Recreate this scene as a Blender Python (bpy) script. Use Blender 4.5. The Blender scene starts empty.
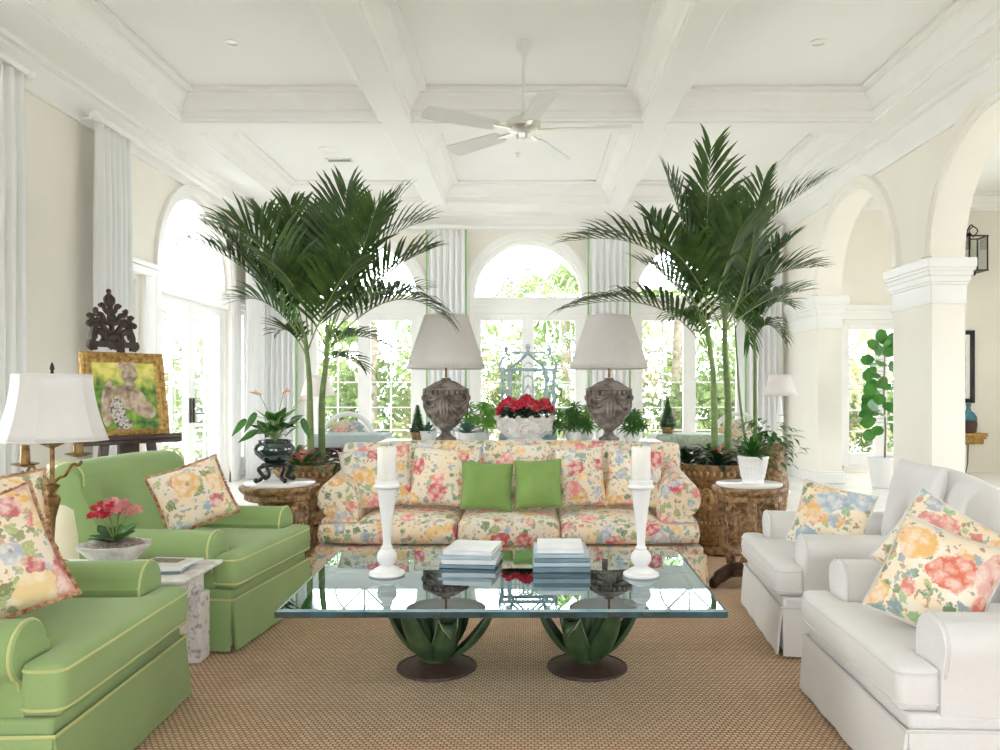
import bpy, math, random
from mathutils import Vector, Matrix, Euler, noise
rnd = random.Random(7)
R = math.radians
PI = math.pi
V = Vector
COL = bpy.context.scene.collection
FOC = 800.0
HCAM = 1.3
def P(px, py, Y):
    """a point of the room from where it appears and how far away it stands"""
    return V(((px-528)/FOC*Y, Y, HCAM-(py-392)/FOC*Y))

# ---------------------------------------------------------------- materials
def new_mat(name):
    m = bpy.data.materials.new(name); m.use_nodes = True
    nt = m.node_tree
    for n in list(nt.nodes): nt.nodes.remove(n)
    out = nt.nodes.new('ShaderNodeOutputMaterial')
    return m, nt, out
def nd(nt, t, **kw):
    n = nt.nodes.new(t)
    for k, v in kw.items():
        if k.startswith('i_'):
            n.inputs[k[2:].replace('_', ' ')].default_value = v
        else: setattr(n, k, v)
    return n
def c4(c): return (c[0], c[1], c[2], 1)
def mixc(nt, fac, a, b, blend='MIX'):
    n = nt.nodes.new('ShaderNodeMix'); n.data_type = 'RGBA'; n.blend_type = blend
    for s, v in ((0, fac), (6, a), (7, b)):
        if hasattr(v, 'is_linked') or isinstance(v, bpy.types.NodeSocket): nt.links.new(v, n.inputs[s])
        elif s == 0: n.inputs[s].default_value = v
        else: n.inputs[s].default_value = c4(v)
    return n.outputs[2]
def mth(nt, op, a, b=None, clamp=False):
    n = nt.nodes.new('ShaderNodeMath'); n.operation = op; n.use_clamp = clamp
    for i, v in enumerate((a, b)):
        if v is None: continue
        if isinstance(v, bpy.types.NodeSocket): nt.links.new(v, n.inputs[i])
        else: n.inputs[i].default_value = v
    return n.outputs[0]
def ramp(nt, fac, stops, interp='LINEAR'):
    n = nt.nodes.new('ShaderNodeValToRGB'); n.color_ramp.interpolation = interp
    els = n.color_ramp.elements
    while len(els) > 1: els.remove(els[-1])
    els[0].position = stops[0][0]; els[0].color = c4(stops[0][1])
    for p, c in stops[1:]:
        e = els.new(p); e.color = c4(c)
    nt.links.new(fac, n.inputs[0]); return n.outputs[0]
def coords(nt, randomize=False):
    tc = nt.nodes.new('ShaderNodeTexCoord'); o = tc.outputs['Object']
    if randomize:
        oi = nt.nodes.new('ShaderNodeObjectInfo')
        m = mth(nt, 'MULTIPLY', oi.outputs['Random'], 37.0)
        va = nt.nodes.new('ShaderNodeVectorMath'); va.operation = 'ADD'
        nt.links.new(o, va.inputs[0]); nt.links.new(m, va.inputs[1]); o = va.outputs[0]
    return o
def finish(nt, out, color, rough=.6, metal=0., bump=None, bstr=.3, bdist=.01, spec=.5, transl=0., sheen=0., coat=0.):
    b = nt.nodes.new('ShaderNodeBsdfPrincipled')
    if isinstance(color, bpy.types.NodeSocket): nt.links.new(color, b.inputs['Base Color'])
    else: b.inputs['Base Color'].default_value = c4(color)
    b.inputs['Roughness'].default_value = rough; b.inputs['Metallic'].default_value = metal
    b.inputs['Specular IOR Level'].default_value = spec
    if sheen: b.inputs['Sheen Weight'].default_value = sheen
    if coat: b.inputs['Coat Weight'].default_value = coat
    if bump is not None:
        bn = nt.nodes.new('ShaderNodeBump'); bn.inputs['Strength'].default_value = bstr; bn.inputs['Distance'].default_value = bdist
        nt.links.new(bump, bn.inputs['Height']); nt.links.new(bn.outputs[0], b.inputs['Normal'])
    sh = b.outputs[0]
    if transl > 0:
        t = nt.nodes.new('ShaderNodeBsdfTranslucent')
        if isinstance(color, bpy.types.NodeSocket): nt.links.new(color, t.inputs[0])
        else: t.inputs[0].default_value = c4(color)
        mx = nt.nodes.new('ShaderNodeMixShader'); mx.inputs[0].default_value = transl
        nt.links.new(b.outputs[0], mx.inputs[1]); nt.links.new(t.outputs[0], mx.inputs[2]); sh = mx.outputs[0]
    nt.links.new(sh, out.inputs[0])
def noisy(name, c1, c2, scale=6, rough=.6, bscale=None, bstr=.2, bdist=.005, metal=0., detail=4, spec=.4, transl=0., sheen=0., coat=0., stops=(.35,.65)):
    m, nt, out = new_mat(name); co = coords(nt)
    n = nd(nt, 'ShaderNodeTexNoise', i_Scale=scale, i_Detail=detail); nt.links.new(co, n.inputs['Vector'])
    col = ramp(nt, n.outputs[0], [(stops[0], c1), (stops[1], c2)])
    b = None
    if bscale:
        n2 = nd(nt, 'ShaderNodeTexNoise', i_Scale=bscale, i_Detail=3.); nt.links.new(co, n2.inputs['Vector']); b = n2.outputs[0]
    finish(nt, out, col, rough, metal, b, bstr, bdist, spec, transl, sheen, coat); return m
def fabric(name, c1, c2, scale=5, weave=500, bstr=.25, sheen=.2):
    m, nt, out = new_mat(name); co = coords(nt)
    n = nd(nt, 'ShaderNodeTexNoise', i_Scale=scale, i_Detail=3.); nt.links.new(co, n.inputs['Vector'])
    n3 = nd(nt, 'ShaderNodeTexNoise', i_Scale=weave*.35, i_Detail=1.); nt.links.new(co, n3.inputs['Vector'])
    col = ramp(nt, n.outputs[0], [(.3, c1), (.7, c2)])
    dk = tuple(v*.82 for v in c1)
    col = mixc(nt, mth(nt, 'MULTIPLY', n3.outputs[0], .45), col, dk)
    finish(nt, out, col, .85, 0, n3.outputs[0], bstr, .002, .15, 0, sheen); return m
def floral(name, base, big, small=(.2,.28,.16), scale=6.5, cover=.40, warm=(.86,.62,.34)):
    """printed chintz: big blooms, leaves and little sprigs on a cream ground"""
    m, nt, out = new_mat(name); co = coords(nt, True)
    def warp(src, s, amt, det=3.):
        dn = nd(nt, 'ShaderNodeTexNoise', i_Scale=s, i_Detail=det); nt.links.new(co, dn.inputs['Vector'])
        v0 = nt.nodes.new('ShaderNodeVectorMath'); v0.operation = 'SUBTRACT'; v0.inputs[1].default_value = (.5,.5,.5); nt.links.new(dn.outputs['Color'], v0.inputs[0])
        sc = nt.nodes.new('ShaderNodeVectorMath'); sc.operation = 'SCALE'; sc.inputs[3].default_value = amt; nt.links.new(v0.outputs[0], sc.inputs[0])
        ad = nt.nodes.new('ShaderNodeVectorMath'); ad.operation = 'ADD'
        nt.links.new(src, ad.inputs[0]); nt.links.new(sc.outputs[0], ad.inputs[1]); return ad.outputs[0]
    w = warp(warp(co, scale*1.3, .07), scale*9, .030, 2.)
    w2 = warp(w, scale*16, .016, 1.)
    fine = nd(nt, 'ShaderNodeTexNoise', i_Scale=scale*13, i_Detail=3.); nt.links.new(co, fine.inputs['Vector']); fn_ = fine.outputs[0]
    def voro(s, off=0.0, src=None):
        vo = nd(nt, 'ShaderNodeTexVoronoi', i_Scale=s, i_Randomness=1.)
        a2 = nt.nodes.new('ShaderNodeVectorMath'); a2.operation = 'ADD'; a2.inputs[1].default_value = (off, off*.7, off*1.3)
        nt.links.new(src or w2, a2.inputs[0]); nt.links.new(a2.outputs[0], vo.inputs['Vector'])
        sp = nt.nodes.new('ShaderNodeSeparateColor'); nt.links.new(vo.outputs['Color'], sp.inputs[0])
        return vo.outputs['Distance'], sp.outputs
    def soft(d, t, e=.05): return mth(nt, 'MULTIPLY', mth(nt, 'SUBTRACT', t, d), 1/e, True)
    bn = nd(nt, 'ShaderNodeTexNoise', i_Scale=scale*.8, i_Detail=3.); nt.links.new(co, bn.inputs['Vector'])
    col = ramp(nt, bn.outputs[0], [(.42, base), (.62, tuple(base[i]*.5+warm[i]*.5 for i in range(3)))])
    # dense little sprigs and shaded background foliage
    for sc_, off, th, pick, pal in ((scale*5.2, 3.3, .40, .40, [(0,(.34,.36,.30)),(.3,(.48,.28,.18)),(.55,(.30,.38,.42)),(.8,(.62,.36,.16))]),
                                    (scale*2.9, 11.3, .42, .40, [(0,small),(.28,tuple(v*1.6 for v in small)),(.5,(.34,.42,.46)),(.7,(.50,.50,.24)),(.85,(.60,.30,.22))])):
        d, c = voro(sc_, off)
        k = mth(nt, 'MULTIPLY', soft(d, th, .08), mth(nt, 'GREATER_THAN', c[0], pick))
        col = mixc(nt, mth(nt, 'MULTIPLY', k, .85), col, ramp(nt, c[1], pal, 'CONSTANT'))
    # leaves
    d, c = voro(scale*1.9, 9.1)
    k = mth(nt, 'MULTIPLY', soft(d, .38), mth(nt, 'GREATER_THAN', c[0], .40))
    lf = ramp(nt, c[1], [(0,small),(.35,tuple(v*1.7 for v in small)),(.6,(.30,.40,.40)),(.8,(.42,.44,.20))], 'CONSTANT')
    lf = mixc(nt, mth(nt, 'MULTIPLY', mth(nt, 'GREATER_THAN', fn_, .55), .45), lf, (.62,.66,.48))
    col = mixc(nt, k, col, lf)
    def blooms(col, s, off, th, pick, pal, f):
        d, c = voro(s, off, w)
        k = mth(nt, 'MULTIPLY', soft(d, th), mth(nt, 'GREATER_THAN', c[0], pick))
        b = ramp(nt, c[1], pal, 'CONSTANT')
        # petals: a second, finer cell pattern inside each bloom
        d2, c2 = voro(s*3.6, off+2, w)
        edge = mth(nt, 'MULTIPLY', mth(nt, 'SUBTRACT', d2, .30), 2.6, True)
        pt = mixc(nt, mth(nt, 'MULTIPLY', mth(nt, 'SUBTRACT', 1., edge), f), b, (.94,.84,.74))
        pt = mixc(nt, mth(nt, 'MULTIPLY', mth(nt, 'GREATER_THAN', fn_, .56), .35), pt, b)
        core = soft(d, .10)
        pt = mixc(nt, mth(nt, 'MULTIPLY', core, .8), pt, (.50,.26,.12))
        return mixc(nt, k, col, pt)
    col = blooms(col, scale*1.45, 5.7, .42, .50, [(0,(.34,.44,.54)),(.3,(.80,.50,.18)),(.55,(.70,.26,.20)),(.8,(.44,.48,.52))], .55)
    col = blooms(col, scale, 0., cover+.06, .28, big, .62)
    f2 = nd(nt, 'ShaderNodeTexNoise', i_Scale=150., i_Detail=1.); nt.links.new(co, f2.inputs['Vector'])
    finish(nt, out, col, .8, 0, f2.outputs[0], .15, .002, .2, 0, .1); return m

M = {}
M['wall'] = noisy('cream_plaster', (.875,.835,.755), (.905,.865,.79), 1.5, .75, 40, .05, .003, spec=.2)
M['ceil'] = noisy('ceiling_plaster', (.88,.875,.85), (.90,.895,.87), 1.2, .8, 60, .03, .002, spec=.2)
M['trim'] = noisy('white_trim_paint', (.88,.87,.85), (.91,.90,.88), 2, .4, 30, .02, .002, spec=.4)
M['stonefloor'] = noisy('pale_floor_stone', (.74,.72,.68), (.82,.80,.76), 3, .22, spec=.5)
M['white'] = noisy('white_paint', (.86,.86,.85), (.90,.90,.89), 4, .35)
M['candle'] = noisy('candle_wax', (.92,.90,.86), (.94,.92,.88), 6, .45, transl=.15)
M['blade'] = noisy('fan_blade_paint', (.78,.77,.75), (.82,.81,.79), 3, .45)
M['chrome'] = noisy('brushed_nickel', (.72,.70,.64), (.80,.78,.72), 20, .3, metal=1)
M['green'] = fabric('apple_green_linen', (.28,.405,.155), (.335,.46,.20), 3)
M['green2'] = fabric('moss_green_linen', (.21,.34,.09), (.26,.39,.12), 6)
M['pipe'] = fabric('yellow_piping', (.56,.60,.24), (.62,.66,.29), 6)
M['whitefab'] = fabric('white_slipcover_linen', (.80,.79,.775), (.84,.83,.82), 4)
M['whitepipe'] = fabric('white_piping', (.74,.73,.71), (.78,.77,.75), 6)
M['curtain'] = fabric('white_curtain_cloth', (.87,.87,.87), (.90,.90,.90), 3, sheen=.05)
M['trimgreen'] = fabric('green_curtain_trim', (.30,.50,.22), (.36,.56,.28), 6)
BIG = [(0,(.60,.12,.13)), (.24,(.76,.44,.16)), (.44,(.80,.30,.27)), (.62,(.38,.47,.56)), (.76,(.84,.56,.22)), (.90,(.52,.50,.52))]
M['fringe'] = noisy('rust_brown_fringe', (.30,.10,.05), (.62,.42,.24), 45, .8)
M['chintz'] = floral('floral_chintz_sofa', (.82,.735,.60), BIG, scale=7.2)
M['chintz2'] = floral('floral_chintz_pillow', (.82,.755,.64), BIG, scale=7.2, cover=.44)
BIG2 = [(0,(.70,.28,.26)), (.28,(.42,.53,.62)), (.45,(.84,.52,.20)), (.68,(.74,.20,.12)), (.84,(.80,.46,.40))]
M['chintz3'] = floral('floral_chintz_white_chair', (.90,.84,.72), BIG2, small=(.22,.32,.17), scale=6.6, cover=.45)
BIG3 = [(0,(.58,.16,.16)), (.3,(.78,.50,.20)), (.55,(.72,.36,.30)), (.75,(.84,.64,.34)), (.9,(.66,.44,.36))]
M['chintz4'] = floral('faded_floral_chintz', (.82,.72,.58), BIG3, small=(.26,.28,.12), scale=6.6, cover=.42)
M['bluefab'] = fabric('pale_blue_cloth', (.50,.62,.65), (.60,.70,.72), 8)
M['mintfab'] = noisy('pale_green_mottled_stone', (.36,.47,.36), (.58,.66,.52), 30, .5, 60, .2)
M['marble'] = noisy('white_marble', (.80,.79,.77), (.90,.89,.87), 5, .18)
M['giltlight'] = noisy('worn_gilt_relief', (.36,.22,.09), (.66,.46,.24), 40, .45, 60, .6, .01)
M['gilt'] = noisy('carved_brown_wood', (.15,.075,.028), (.42,.26,.12), 30, .5, 34, .9, .02, coat=.1)
M['gold'] = noisy('aged_gold_frame', (.26,.14,.04), (.60,.38,.12), 40, .45, 50, .8, .01, metal=.35)
M['darkwood'] = noisy('dark_polished_wood', (.030,.014,.009), (.085,.040,.022), 9, .3, 30, .3, .004)
M['ebony'] = noisy('carved_dark_wood', (.022,.012,.008), (.060,.032,.020), 18, .42, 40, .6, .01)
M['stone'] = noisy('grey_carved_stone', (.13,.105,.09), (.36,.31,.275), 14, .85, 45, .8, .012)
M['palestone'] = noisy('weathered_white_stone', (.62,.58,.55), (.86,.84,.82), 16, .7, 50, .7, .008)
M['rustic'] = noisy('distressed_white_stone', (.36,.30,.29), (.82,.79,.78), 26, .75, 40, .9, .015, stops=(.30,.46))
M['bronze'] = noisy('antique_bronze', (.16,.085,.03), (.42,.26,.11), 25, .4, metal=.7)
M['iron'] = noisy('black_iron', (.02,.02,.02), (.05,.045,.04), 20, .4, metal=.6)
M['rust'] = noisy('rusty_brown_iron', (.045,.024,.018), (.080,.045,.035), 30, .5, 120, .5, .004)
M['agave'] = noisy('agave_green_metal', (.025,.058,.022), (.065,.115,.045), 12, .42, 25, .3, .006, spec=.5)
M['agaveedge'] = noisy('pale_leaf_edge', (.42,.44,.30), (.55,.56,.40), 20, .6)
M['bluemetal'] = noisy('hazy_blue_metal', (.36,.50,.55), (.54,.67,.70), 22, .6)  # blue metal, made paler so the haze around the cage sits in its colour
M['teal'] = noisy('dark_teal_glaze', (.004,.012,.012), (.015,.035,.030), 12, .08, spec=.8, coat=.8)
M['shade'] = noisy('white_lampshade_linen', (.86,.84,.83), (.90,.88,.87), 5, .8, transl=.35)
M['shade2'] = noisy('pleated_lampshade_silk', (.87,.84,.82), (.91,.88,.86), 5, .8, transl=.5)
M['leafpalm'] = noisy('palm_leaf', (.026,.066,.012), (.072,.140,.030), 7, .36, spec=.5, transl=.22)
M['leafpalm2'] = noisy('pale_palm_leaf', (.035,.11,.022), (.09,.21,.05), 7, .42, transl=.2)
M['stem'] = noisy('palm_stem', (.16,.25,.07), (.30,.38,.14), 15, .5)
M['leaf'] = noisy('green_leaf', (.025,.10,.018), (.07,.22,.035), 10, .35, transl=.2)
M['figleaf'] = noisy('fiddle_leaf', (.05,.20,.035), (.12,.34,.07), 8, .3, transl=.2)
M['leafbright'] = noisy('bright_green_leaf', (.09,.30,.03), (.20,.45,.07), 10, .4, transl=.3)
M['leafdark'] = noisy('dark_bromeliad_leaf', (.010,.035,.014), (.03,.08,.022), 10, .3, transl=.1)
M['leafblue'] = noisy('blue_green_leaf', (.08,.19,.15), (.20,.33,.26), 10, .5, transl=.2)
M['red'] = noisy('crimson_petal', (.50,.010,.040), (.74,.040,.09), 30, .5, transl=.2)
M['coral'] = noisy('coral_petal', (.70,.16,.10), (.80,.34,.18), 30, .5, transl=.2)
M['pink'] = noisy('pink_petal', (.62,.10,.14), (.80,.36,.36), 20, .5, transl=.2)
M['peach'] = noisy('peach_spathe', (.78,.48,.30), (.84,.60,.42), 20, .4, transl=.2)
M['soil'] = noisy('potting_bark', (.05,.032,.022), (.22,.16,.12), 60, .9, 90, 1, .01)
M['gravel'] = noisy('pinkish_gravel', (.22,.17,.15), (.52,.44,.40), 90, .9, 120, 1, .01)
M['creamjar'] = noisy('cream_skirt_cloth', (.66,.58,.46), (.76,.69,.58), 3, .8)
M['book1'] = noisy('white_book_jacket', (.80,.82,.83), (.90,.91,.92), 6, .35)
M['book2'] = noisy('slate_blue_book_cloth', (.16,.26,.31), (.22,.33,.38), 6, .5)
M['book3'] = noisy('pale_blue_book_cloth', (.44,.56,.62), (.56,.66,.71), 6, .5)
M['pages'] = noisy('book_pages', (.80,.78,.73), (.86,.84,.80), 60, .8)
M['black'] = noisy('black_paint', (.012,.012,.012), (.02,.02,.02), 6, .3)
M['outleaf'] = noisy('sunlit_garden_leaf', (.08,.13,.035), (.20,.27,.10), 2, .6, transl=.3)
M['outleaf2'] = noisy('yellow_green_garden_leaf', (.17,.19,.07), (.34,.33,.17), 2, .6, transl=.3)
M['bark'] = noisy('garden_bark', (.20,.16,.12), (.32,.27,.22), 12, .8)
M['lawn'] = noisy('garden_lawn', (.24,.25,.16), (.33,.33,.24), 6, .9)
M['terrace'] = noisy('pale_terrace_stone', (.62,.61,.60), (.70,.69,.68), 2, .8)

def trunk_mat():
    m, nt, out = new_mat('ringed_palm_trunk'); co = coords(nt)
    sp = nt.nodes.new('ShaderNodeSeparateXYZ'); nt.links.new(co, sp.inputs[0])
    n = nd(nt, 'ShaderNodeTexNoise', i_Scale=9., i_Detail=3.); nt.links.new(co, n.inputs['Vector'])
    z = mth(nt, 'ADD', sp.outputs[2], mth(nt, 'MULTIPLY', n.outputs[0], .02))
    ring = mth(nt, 'MULTIPLY', mth(nt, 'GREATER_THAN', mth(nt, 'SINE', mth(nt, 'MULTIPLY', z, 62.)), .97), .5)
    hgt = mth(nt, 'GREATER_THAN', mth(nt, 'ADD', z, mth(nt, 'MULTIPLY', n.outputs[0], .1)), 1.42)
    col = mixc(nt, hgt, ramp(nt, n.outputs[0], [(.3,(.10,.17,.045)),(.7,(.20,.28,.08))]), ramp(nt, n.outputs[0], [(.3,(.17,.12,.08)),(.7,(.32,.30,.18))]))
    col = mixc(nt, ring, col, (.30,.27,.17))
    finish(nt, out, col, .5); return m
M['trunk'] = trunk_mat()

def sisal():
    m, nt, out = new_mat('woven_sisal'); co = coords(nt)
    mp = nt.nodes.new('ShaderNodeMapping'); mp.inputs['Rotation'].default_value = (0,0,R(0)); nt.links.new(co, mp.inputs[0])
    br = nd(nt, 'ShaderNodeTexBrick', offset=.5, i_Scale=1., i_Mortar_Size=.0050, i_Mortar_Smooth=1., i_Bias=0., i_Brick_Width=.0245, i_Row_Height=.0195)
    br.inputs['Color1'].default_value = (.95,.68,.46,1); br.inputs['Color2'].default_value = (.80,.54,.35,1); br.inputs['Mortar'].default_value = (.19,.10,.05,1)
    nt.links.new(mp.outputs[0], br.inputs['Vector'])
    n = nd(nt, 'ShaderNodeTexNoise', i_Scale=2.2, i_Detail=4.); nt.links.new(co, n.inputs['Vector'])
    n2 = nd(nt, 'ShaderNodeTexNoise', i_Scale=160., i_Detail=1.); nt.links.new(co, n2.inputs['Vector'])
    col = mixc(nt, mth(nt, 'MULTIPLY', n2.outputs[0], .35), br.outputs[0], (.74,.60,.44))
    col = mixc(nt, .6, col, ramp(nt, n.outputs[0], [(.35,(.90,.90,.90)),(.65,(1,1,1))]), 'MULTIPLY')
    h = mth(nt, 'SUBTRACT', 1., br.outputs['Fac'])
    finish(nt, out, col, .85, 0, h, .9, .006, .15); return m
M['sisal'] = sisal()

def glass_pane(name, tint, refl=1.0, rough=0.0, gcol=(1,1,1)):
    m, nt, out = new_mat(name)
    t = nt.nodes.new('ShaderNodeBsdfTransparent'); t.inputs[0].default_value = c4(tint)
    g = nt.nodes.new('ShaderNodeBsdfGlossy'); g.inputs['Roughness'].default_value = rough; g.inputs[0].default_value = c4(gcol)
    f = nt.nodes.new('ShaderNodeFresnel'); f.inputs[0].default_value = 1.5
    k = mth(nt, 'MULTIPLY', f.outputs[0], refl, True)
    mx = nt.nodes.new('ShaderNodeMixShader'); nt.links.new(k, mx.inputs[0])
    nt.links.new(t.outputs[0], mx.inputs[1]); nt.links.new(g.outputs[0], mx.inputs[2]); nt.links.new(mx.outputs[0], out.inputs[0])
    return m
M['pane'] = glass_pane('window_glass', (.97,.98,.98), .6)
M['tabletop'] = glass_pane('clear_table_glass', (.70,.88,.91), 2.0, gcol=(.80,.92,.95))
def edge_mat():
    m, nt, out = new_mat('teal_glass_edge')
    co = coords(nt); sp = nt.nodes.new('ShaderNodeSeparateXYZ'); nt.links.new(co, sp.inputs[0])
    n = nd(nt, 'ShaderNodeTexNoise', i_Scale=9.); nt.links.new(co, n.inputs['Vector'])
    col = ramp(nt, n.outputs[0], [(.35,(.004,.030,.045)),(.7,(.015,.085,.11))])
    finish(nt, out, col, .06, 0, spec=.9, coat=.6); return m
M['tableedge'] = edge_mat()
M['glassbevel'] = noisy('pale_glass_bevel', (.20,.34,.38), (.34,.48,.52), 8, .06, spec=.9)

# ---------------------------------------------------------------- mesh builder
class MB:
    def __init__(s): s.v = []; s.f = []; s.m = []
    def add(s, vs, fs, mi=0):
        o = len(s.v); s.v += [tuple(p) for p in vs]
        for f in fs: s.f.append(tuple(i+o for i in f)); s.m.append(mi)
        return s
    def box(s, c, d, rot=None, mi=0):
        x, y, z = d[0]/2, d[1]/2, d[2]/2
        pts = [V((a*x, b*y, e*z)) for e in (-1,1) for a, b in ((-1,-1),(1,-1),(1,1),(-1,1))]
        if rot: 
            mt = Euler(rot).to_matrix(); pts = [mt @ p for p in pts]
        pts = [p+V(c) for p in pts]
        return s.add(pts, [(3,2,1,0),(4,5,6,7),(0,1,5,4),(1,2,6,5),(2,3,7,6),(3,0,4,7)], mi)
    def bb(s, x0, x1, y0, y1, z0, z1, mi=0): return s.box(((x0+x1)/2,(y0+y1)/2,(z0+z1)/2), (x1-x0,y1-y0,z1-z0), None, mi)
    def lathe(s, prof, n=32, c=(0,0,0), cap=True, mod=None, mi=0, mt=None):
        vs = []; fs = []
        for j, (r, z) in enumerate(prof):
            for i in range(n):
                a = 2*PI*i/n; rr = r*(mod(a, z) if mod else 1)
                p = V((rr*math.cos(a), rr*math.sin(a), z))
                if mt: p = mt @ p
                vs.append(p+V(c))
        for j in range(len(prof)-1):
            for i in range(n):
                k = (i+1) % n
                fs.append((j*n+i, j*n+k, (j+1)*n+k, (j+1)*n+i))
        if cap:
            fs.append(tuple(range(n))[::-1]); fs.append(tuple((len(prof)-1)*n+i for i in range(n)))
        return s.add(vs, fs, mi)
    def tube(s, pts, r, n=8, cap=True, closed=False, mi=0):
        pts = [V(p) for p in pts]; L = len(pts)
        rs = r if isinstance(r, (list, tuple)) else [r]*L
        vs = []; fs = []; up = None
        for j, p in enumerate(pts):
            if closed: t = pts[(j+1) % L]-pts[j-1]
            else: t = pts[min(j+1, L-1)]-pts[max(j-1, 0)]
            if t.length < 1e-9: t = V((0,0,1))
            t.normalize()
            if up is None:
                up = V((0,0,1)) if abs(t.z) < .9 else V((1,0,0))
            up = up - t*up.dot(t)
            if up.length < 1e-6: up = t.orthogonal()
            up.normalize(); sd = t.cross(up)
            for i in range(n):
                a = 2*PI*i/n
                vs.append(p+(up*math.cos(a)+sd*math.sin(a))*rs[j])
        m = L if closed else L-1
        for j in range(m):
            q = (j+1) % L
            for i in range(n):
                k = (i+1) % n; fs.append((j*n+i, j*n+k, q*n+k, q*n+i))
        if cap and not closed:
            fs.append(tuple(range(n))[::-1]); fs.append(tuple((L-1)*n+i for i in range(n)))
        return s.add(vs, fs, mi)
    def ball(s, c, r, nu=12, nv=8, mi=0):
        r = r if isinstance(r, (tuple, list)) else (r, r, r)
        vs = [V(c)+V((0,0,-r[2]))]; fs = []
        for j in range(1, nv):
            ph = -PI/2+PI*j/nv
            for i in range(nu):
                a = 2*PI*i/nu; vs.append(V(c)+V((r[0]*math.cos(ph)*math.cos(a), r[1]*math.cos(ph)*math.sin(a), r[2]*math.sin(ph))))
        vs.append(V(c)+V((0,0,r[2]))); T = len(vs)-1
        for i in range(nu):
            k = (i+1) % nu
            fs.append((0, 1+k, 1+i)); fs.append((T, T-nu+i, T-nu+k))
            for j in range(nv-2): fs.append((1+j*nu+i, 1+j*nu+k, 1+(j+1)*nu+k, 1+(j+1)*nu+i))
        return s.add(vs, fs, mi)
    def rings(s, loops, cap=True, mi=0):
        n = len(loops[0]); vs = [p for l in loops for p in l]; fs = []
        for j in range(len(loops)-1):
            for i in range(n):
                k = (i+1) % n; fs.append((j*n+i, j*n+k, (j+1)*n+k, (j+1)*n+i))
        if cap: fs.append(tuple(range(n))[::-1]); fs.append(tuple((len(loops)-1)*n+i for i in range(n)))
        return s.add(vs, fs, mi)
    def blade(s, pts, ws, nrm=V((0,0,1)), fold=.25, mi=0):
        """a leaf: centre line with a width at each point, folded along its rib"""
        pts = [V(p) for p in pts]; L = len(pts); vs = []; fs = []
        for j, p in enumerate(pts):
            t = (pts[min(j+1, L-1)]-pts[max(j-1, 0)])
            if t.length < 1e-9: t = V((0,0,1))
            t.normalize(); sd = t.cross(nrm)
            if sd.length < 1e-4: sd = t.orthogonal()
            sd.normalize(); up = sd.cross(t); w = ws[j]
            vs += [p-sd*w+up*w*fold, p, p+sd*w+up*w*fold]
        for j in range(L-1):
            a = j*3; fs += [(a, a+1, a+4, a+3), (a+1, a+2, a+5, a+4)]
        return s.add(vs, fs, mi)
    def build(s, name, mat, parent=None, loc=(0,0,0), rot=(0,0,0), bevel=0, sub=0, solid=0, ang=40, smooth=True, bseg=2):
        me = bpy.data.meshes.new(name); me.from_pydata(s.v, [], s.f)
        mats = mat if isinstance(mat, (list, tuple)) else [mat]
        for m in mats: me.materials.append(M[m] if isinstance(m, str) else m)
        me.polygons.foreach_set('material_index', s.m)
        me.update()
        if smooth:
            me.shade_smooth()
            if ang < 180: me.set_sharp_from_angle(angle=R(ang))
        o = bpy.data.objects.new(name, me); COL.objects.link(o)
        o.location = loc; o.rotation_euler = rot
        if parent: o.parent = parent
        if solid:
            q = o.modifiers.new('thickness', 'SOLIDIFY'); q.thickness = solid; q.offset = 0
        if bevel:
            q = o.modifiers.new('bevel', 'BEVEL'); q.width = bevel; q.segments = bseg; q.limit_method = 'ANGLE'; q.angle_limit = R(35)
            q.harden_normals = False
        if sub:
            q = o.modifiers.new('smooth', 'SUBSURF'); q.levels = sub; q.render_levels = sub
        return o

def tag(o, label=None, cat=None, group=None, kind=None):
    if label: o['label'] = label
    if cat: o['category'] = cat
    if group: o['group'] = group
    if kind: o['kind'] = kind
    return o
def empty(name, loc, rz=0, label=None, cat=None, group=None, kind=None):
    o = bpy.data.objects.new(name, None); COL.objects.link(o); o.empty_display_size = .1
    o.location = loc; o.rotation_euler = (0, 0, rz)
    return tag(o, label, cat, group, kind)
CH = {}
def copy_tree(o, parent=None):
    c = o.copy(); COL.objects.link(c); c.parent = parent
    for ch in [k for k in bpy.data.objects if k.parent == o]: copy_tree(ch, c)
    return c
def bez(p0, p1, p2, n):
    return [V(p0)*(1-t)**2+V(p1)*2*t*(1-t)+V(p2)*t*t for t in [i/n for i in range(n+1)]]
def spline(pts, n=6):
    pts = [V(p) for p in pts]; out = []
    for i in range(len(pts)-1):
        a = pts[max(i-1,0)]; b = pts[i]; c = pts[i+1]; d = pts[min(i+2, len(pts)-1)]
        for k in range(n):
            t = k/n
            out.append(.5*((2*b)+(c-a)*t+(2*a-5*b+4*c-d)*t*t+(3*b-a-3*c+d)*t**3))
    out.append(pts[-1]); return out
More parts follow.
